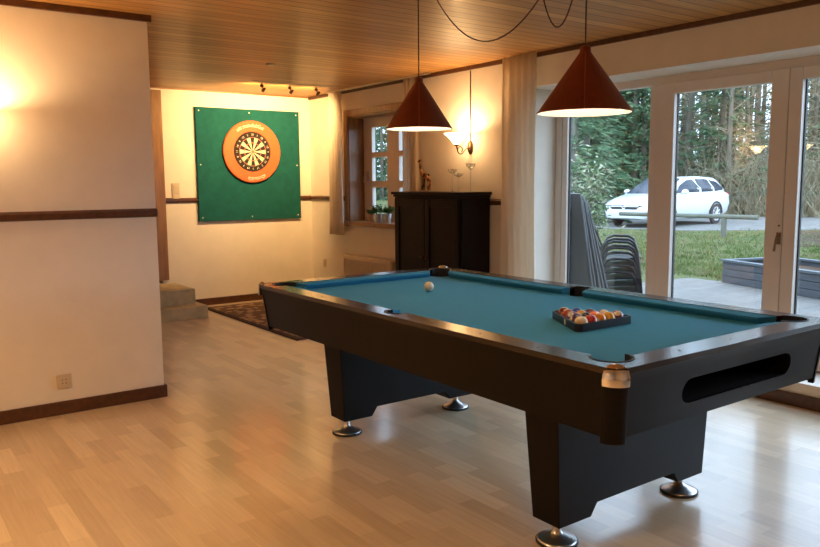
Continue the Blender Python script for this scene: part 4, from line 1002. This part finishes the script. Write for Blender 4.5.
def conifer(h, seed, dens=1.0, w=2.0):
    r2 = random.Random(seed); gt, gb = G(), G()
    gt.tube([(0, 0, GZ), (0, 0, h * .5), (0, 0, h)], [.17, .11, .02], 7)
    for i in range(int(150 * dens)):
        k = (i + r2.random()) / (150 * dens) * .97 + .02; L = w * (1.02 - k) * r2.uniform(.7, 1.1) + .15; an = r2.uniform(0, 2 * PI); b = Vector((0, 0, h * k)); d = Vector((math.cos(an), math.sin(an), -.22 + .5 * k))
        side = Vector((-math.sin(an), math.cos(an), 0))
        for j in range(int(14 * L) + 5):
            s0 = b + d * L * r2.uniform(.12, 1) + side * r2.gauss(0, .10) + Vector((0, 0, r2.gauss(0, .06)))
            dd2 = (d + side * r2.uniform(-1.2, 1.2) + Vector((0, 0, r2.uniform(-.7, .25)))).normalized() * r2.uniform(.16, .36)
            wv = dd2.cross(Vector((r2.gauss(0, 1), r2.gauss(0, 1), r2.gauss(0, 1)))).normalized() * r2.uniform(.025, .05)
            gb.face([s0 - wv, s0 + dd2 * .6 - wv * .8, s0 + dd2, s0 + dd2 * .6 + wv * .8, s0 + wv])
    return gt, gb
def tree_proto(name, gt, gb, mt, mb, label, group, cat='tree'):
    t = thing(name, (0, 0, 0), label, cat, group)
    gt.build('trunk', mt, t, smooth=True); gb.build('branches' if name == 'bare_tree' else 'foliage', mb, t)
    return t
TL = {'bare': 'bare thin-branched tree standing in the woods behind the driveway', 'fir': 'dark green spruce in the woods behind the shrub', 'pine': 'pale green conifer among the bare trees'}
protos = {'bare': [tree_proto('bare_tree', *bare_tree(h, s), M['bark'], M['twig'], TL['bare'], 'bare trees in the woods') for h, s in ((10.5, 1), (8.5, 2), (12, 3))],
          'fir': [tree_proto('spruce_tree', *conifer(h, s, 1.0, 2.3), M['bark'], M['needle'], TL['fir'], 'dark spruces in the woods') for h, s in ((10, 4), (8, 5))],
          'pine': [tree_proto('conifer_tree', *conifer(9.5, 6, .6, 2.0), M['bark'], M['needle2'], TL['pine'], 'pale conifers in the woods')]}
first = {k: [True] * len(v) for k, v in protos.items()}
def plant(kind, x, y, sc):
    i = r_.randrange(len(protos[kind])); p = protos[kind][i]
    o = p if first[kind][i] else copy_tree(p); first[kind][i] = False
    o.location = (x, y, GZ); o.rotation_euler = (0, 0, r_.uniform(0, 6.28)); o.scale = (sc, sc, sc * r_.uniform(.9, 1.1))
def at(u, dist):
    d = fw + R2 * ((u - 410) / F_PX); k = dist / math.hypot(d.x, d.y); return d.x * k, d.y * k
for (lo, hi, n) in ((33, 37, 16), (37, 42, 22), (42, 48, 26), (48, 57, 30)):
    for i in range(n):
        u = 545 + (860 - 545) * (i + r_.random()) / n; x, y = at(u, r_.uniform(lo, hi))
        q = r_.random()
        k = ('fir' if q < .62 else 'pine' if q < .8 else 'bare') if u < 625 else ('fir' if q < .12 else 'pine' if q < .24 else 'bare')
        plant(k, x, y, r_.uniform(.85, 1.2))
for (u, dist, k) in ((572, 27, 'fir'), (584, 29.5, 'fir'), (556, 28, 'pine'), (605, 33, 'pine'), (640, 33.5, 'fir')):
    x, y = at(u, dist); plant(k, x, y, r_.uniform(.85, 1.1))
for (u, dist, k) in ((352, 66, 'fir'), (361, 74, 'pine'), (369, 68, 'fir'), (377, 72, 'pine'), (383, 64, 'fir'), (391, 75, 'pine'), (397, 67, 'fir'), (404, 71, 'pine'), (412, 66, 'fir'), (421, 73, 'pine')):
    x, y = at(u, dist); plant(k, x, y, r_.uniform(1.0, 1.3))
for (u, dist, k) in ((430, 52, 'fir'), (442, 46, 'pine'), (455, 50, 'fir'), (468, 43, 'bare'), (480, 47, 'fir'), (492, 41, 'pine'), (503, 45, 'fir'), (514, 39, 'bare'), (524, 43, 'fir'), (534, 38, 'pine'), (545, 41, 'fir')):
    x, y = at(u, dist); plant(k, x, y, r_.uniform(.9, 1.2))
# short grass blades on the lawn that shows through the doors: one mass
g = G()
def blade(x, y, h_):
    an = r_.uniform(0, 6.28); w = r_.uniform(.006, .012); c_, s_ = math.cos(an) * w, math.sin(an) * w; lx, ly = r_.gauss(0, .035), r_.gauss(0, .035)
    g.face([(x - c_, y - s_, GZ - .005), (x + c_, y + s_, GZ - .005), (x + lx, y + ly, GZ + h_)])
for i in range(2600):
    u = r_.uniform(585, 835); v = 229.5 + (286 - 229.5) * r_.random() ** .75; cx_, cy_ = gp(u, v)
    if cx_ < 10.3 and cy_ < 7.4 or (0 < (Vector((cx_, cy_)) - C0).dot(e1) < 4.4 and -.1 < (Vector((cx_, cy_)) - C0).dot(e2) < 1.3): continue
    for k in range(10): blade(cx_ + r_.gauss(0, .12), cy_ + r_.gauss(0, .12), r_.uniform(.03, .085))
gr_ = g.build('grass', M['blades']); tag(gr_, 'short tufty grass between the terrace and the driveway', 'grass', kind='stuff')
# tangled undergrowth along the edge of the woods: nobody could count it
g = G()
for i in range(9000):
    u = r_.uniform(560, 880) if r_.random() < .55 else r_.uniform(690, 900); x, y = at(u, r_.uniform(32.5, 50)); L = r_.uniform(.5, 2.6) * (1 if u < 690 else 1.45); d = Vector((r_.gauss(0, .45), r_.gauss(0, .45), 1)).normalized()
    b = Vector((x, y, GZ)); s_ = Vector((r_.gauss(0, .1), r_.gauss(0, .1), 0))
    g.tube([b, b + d * L * .5 + s_, b + d * L - s_ * .5 + Vector((0, 0, -.1 * L))], [.012, .009, .004], 3, cap=False)
o = g.build('undergrowth', M['twig']); tag(o, 'tangle of pale dry undergrowth along the edge of the woods', 'undergrowth', kind='stuff')
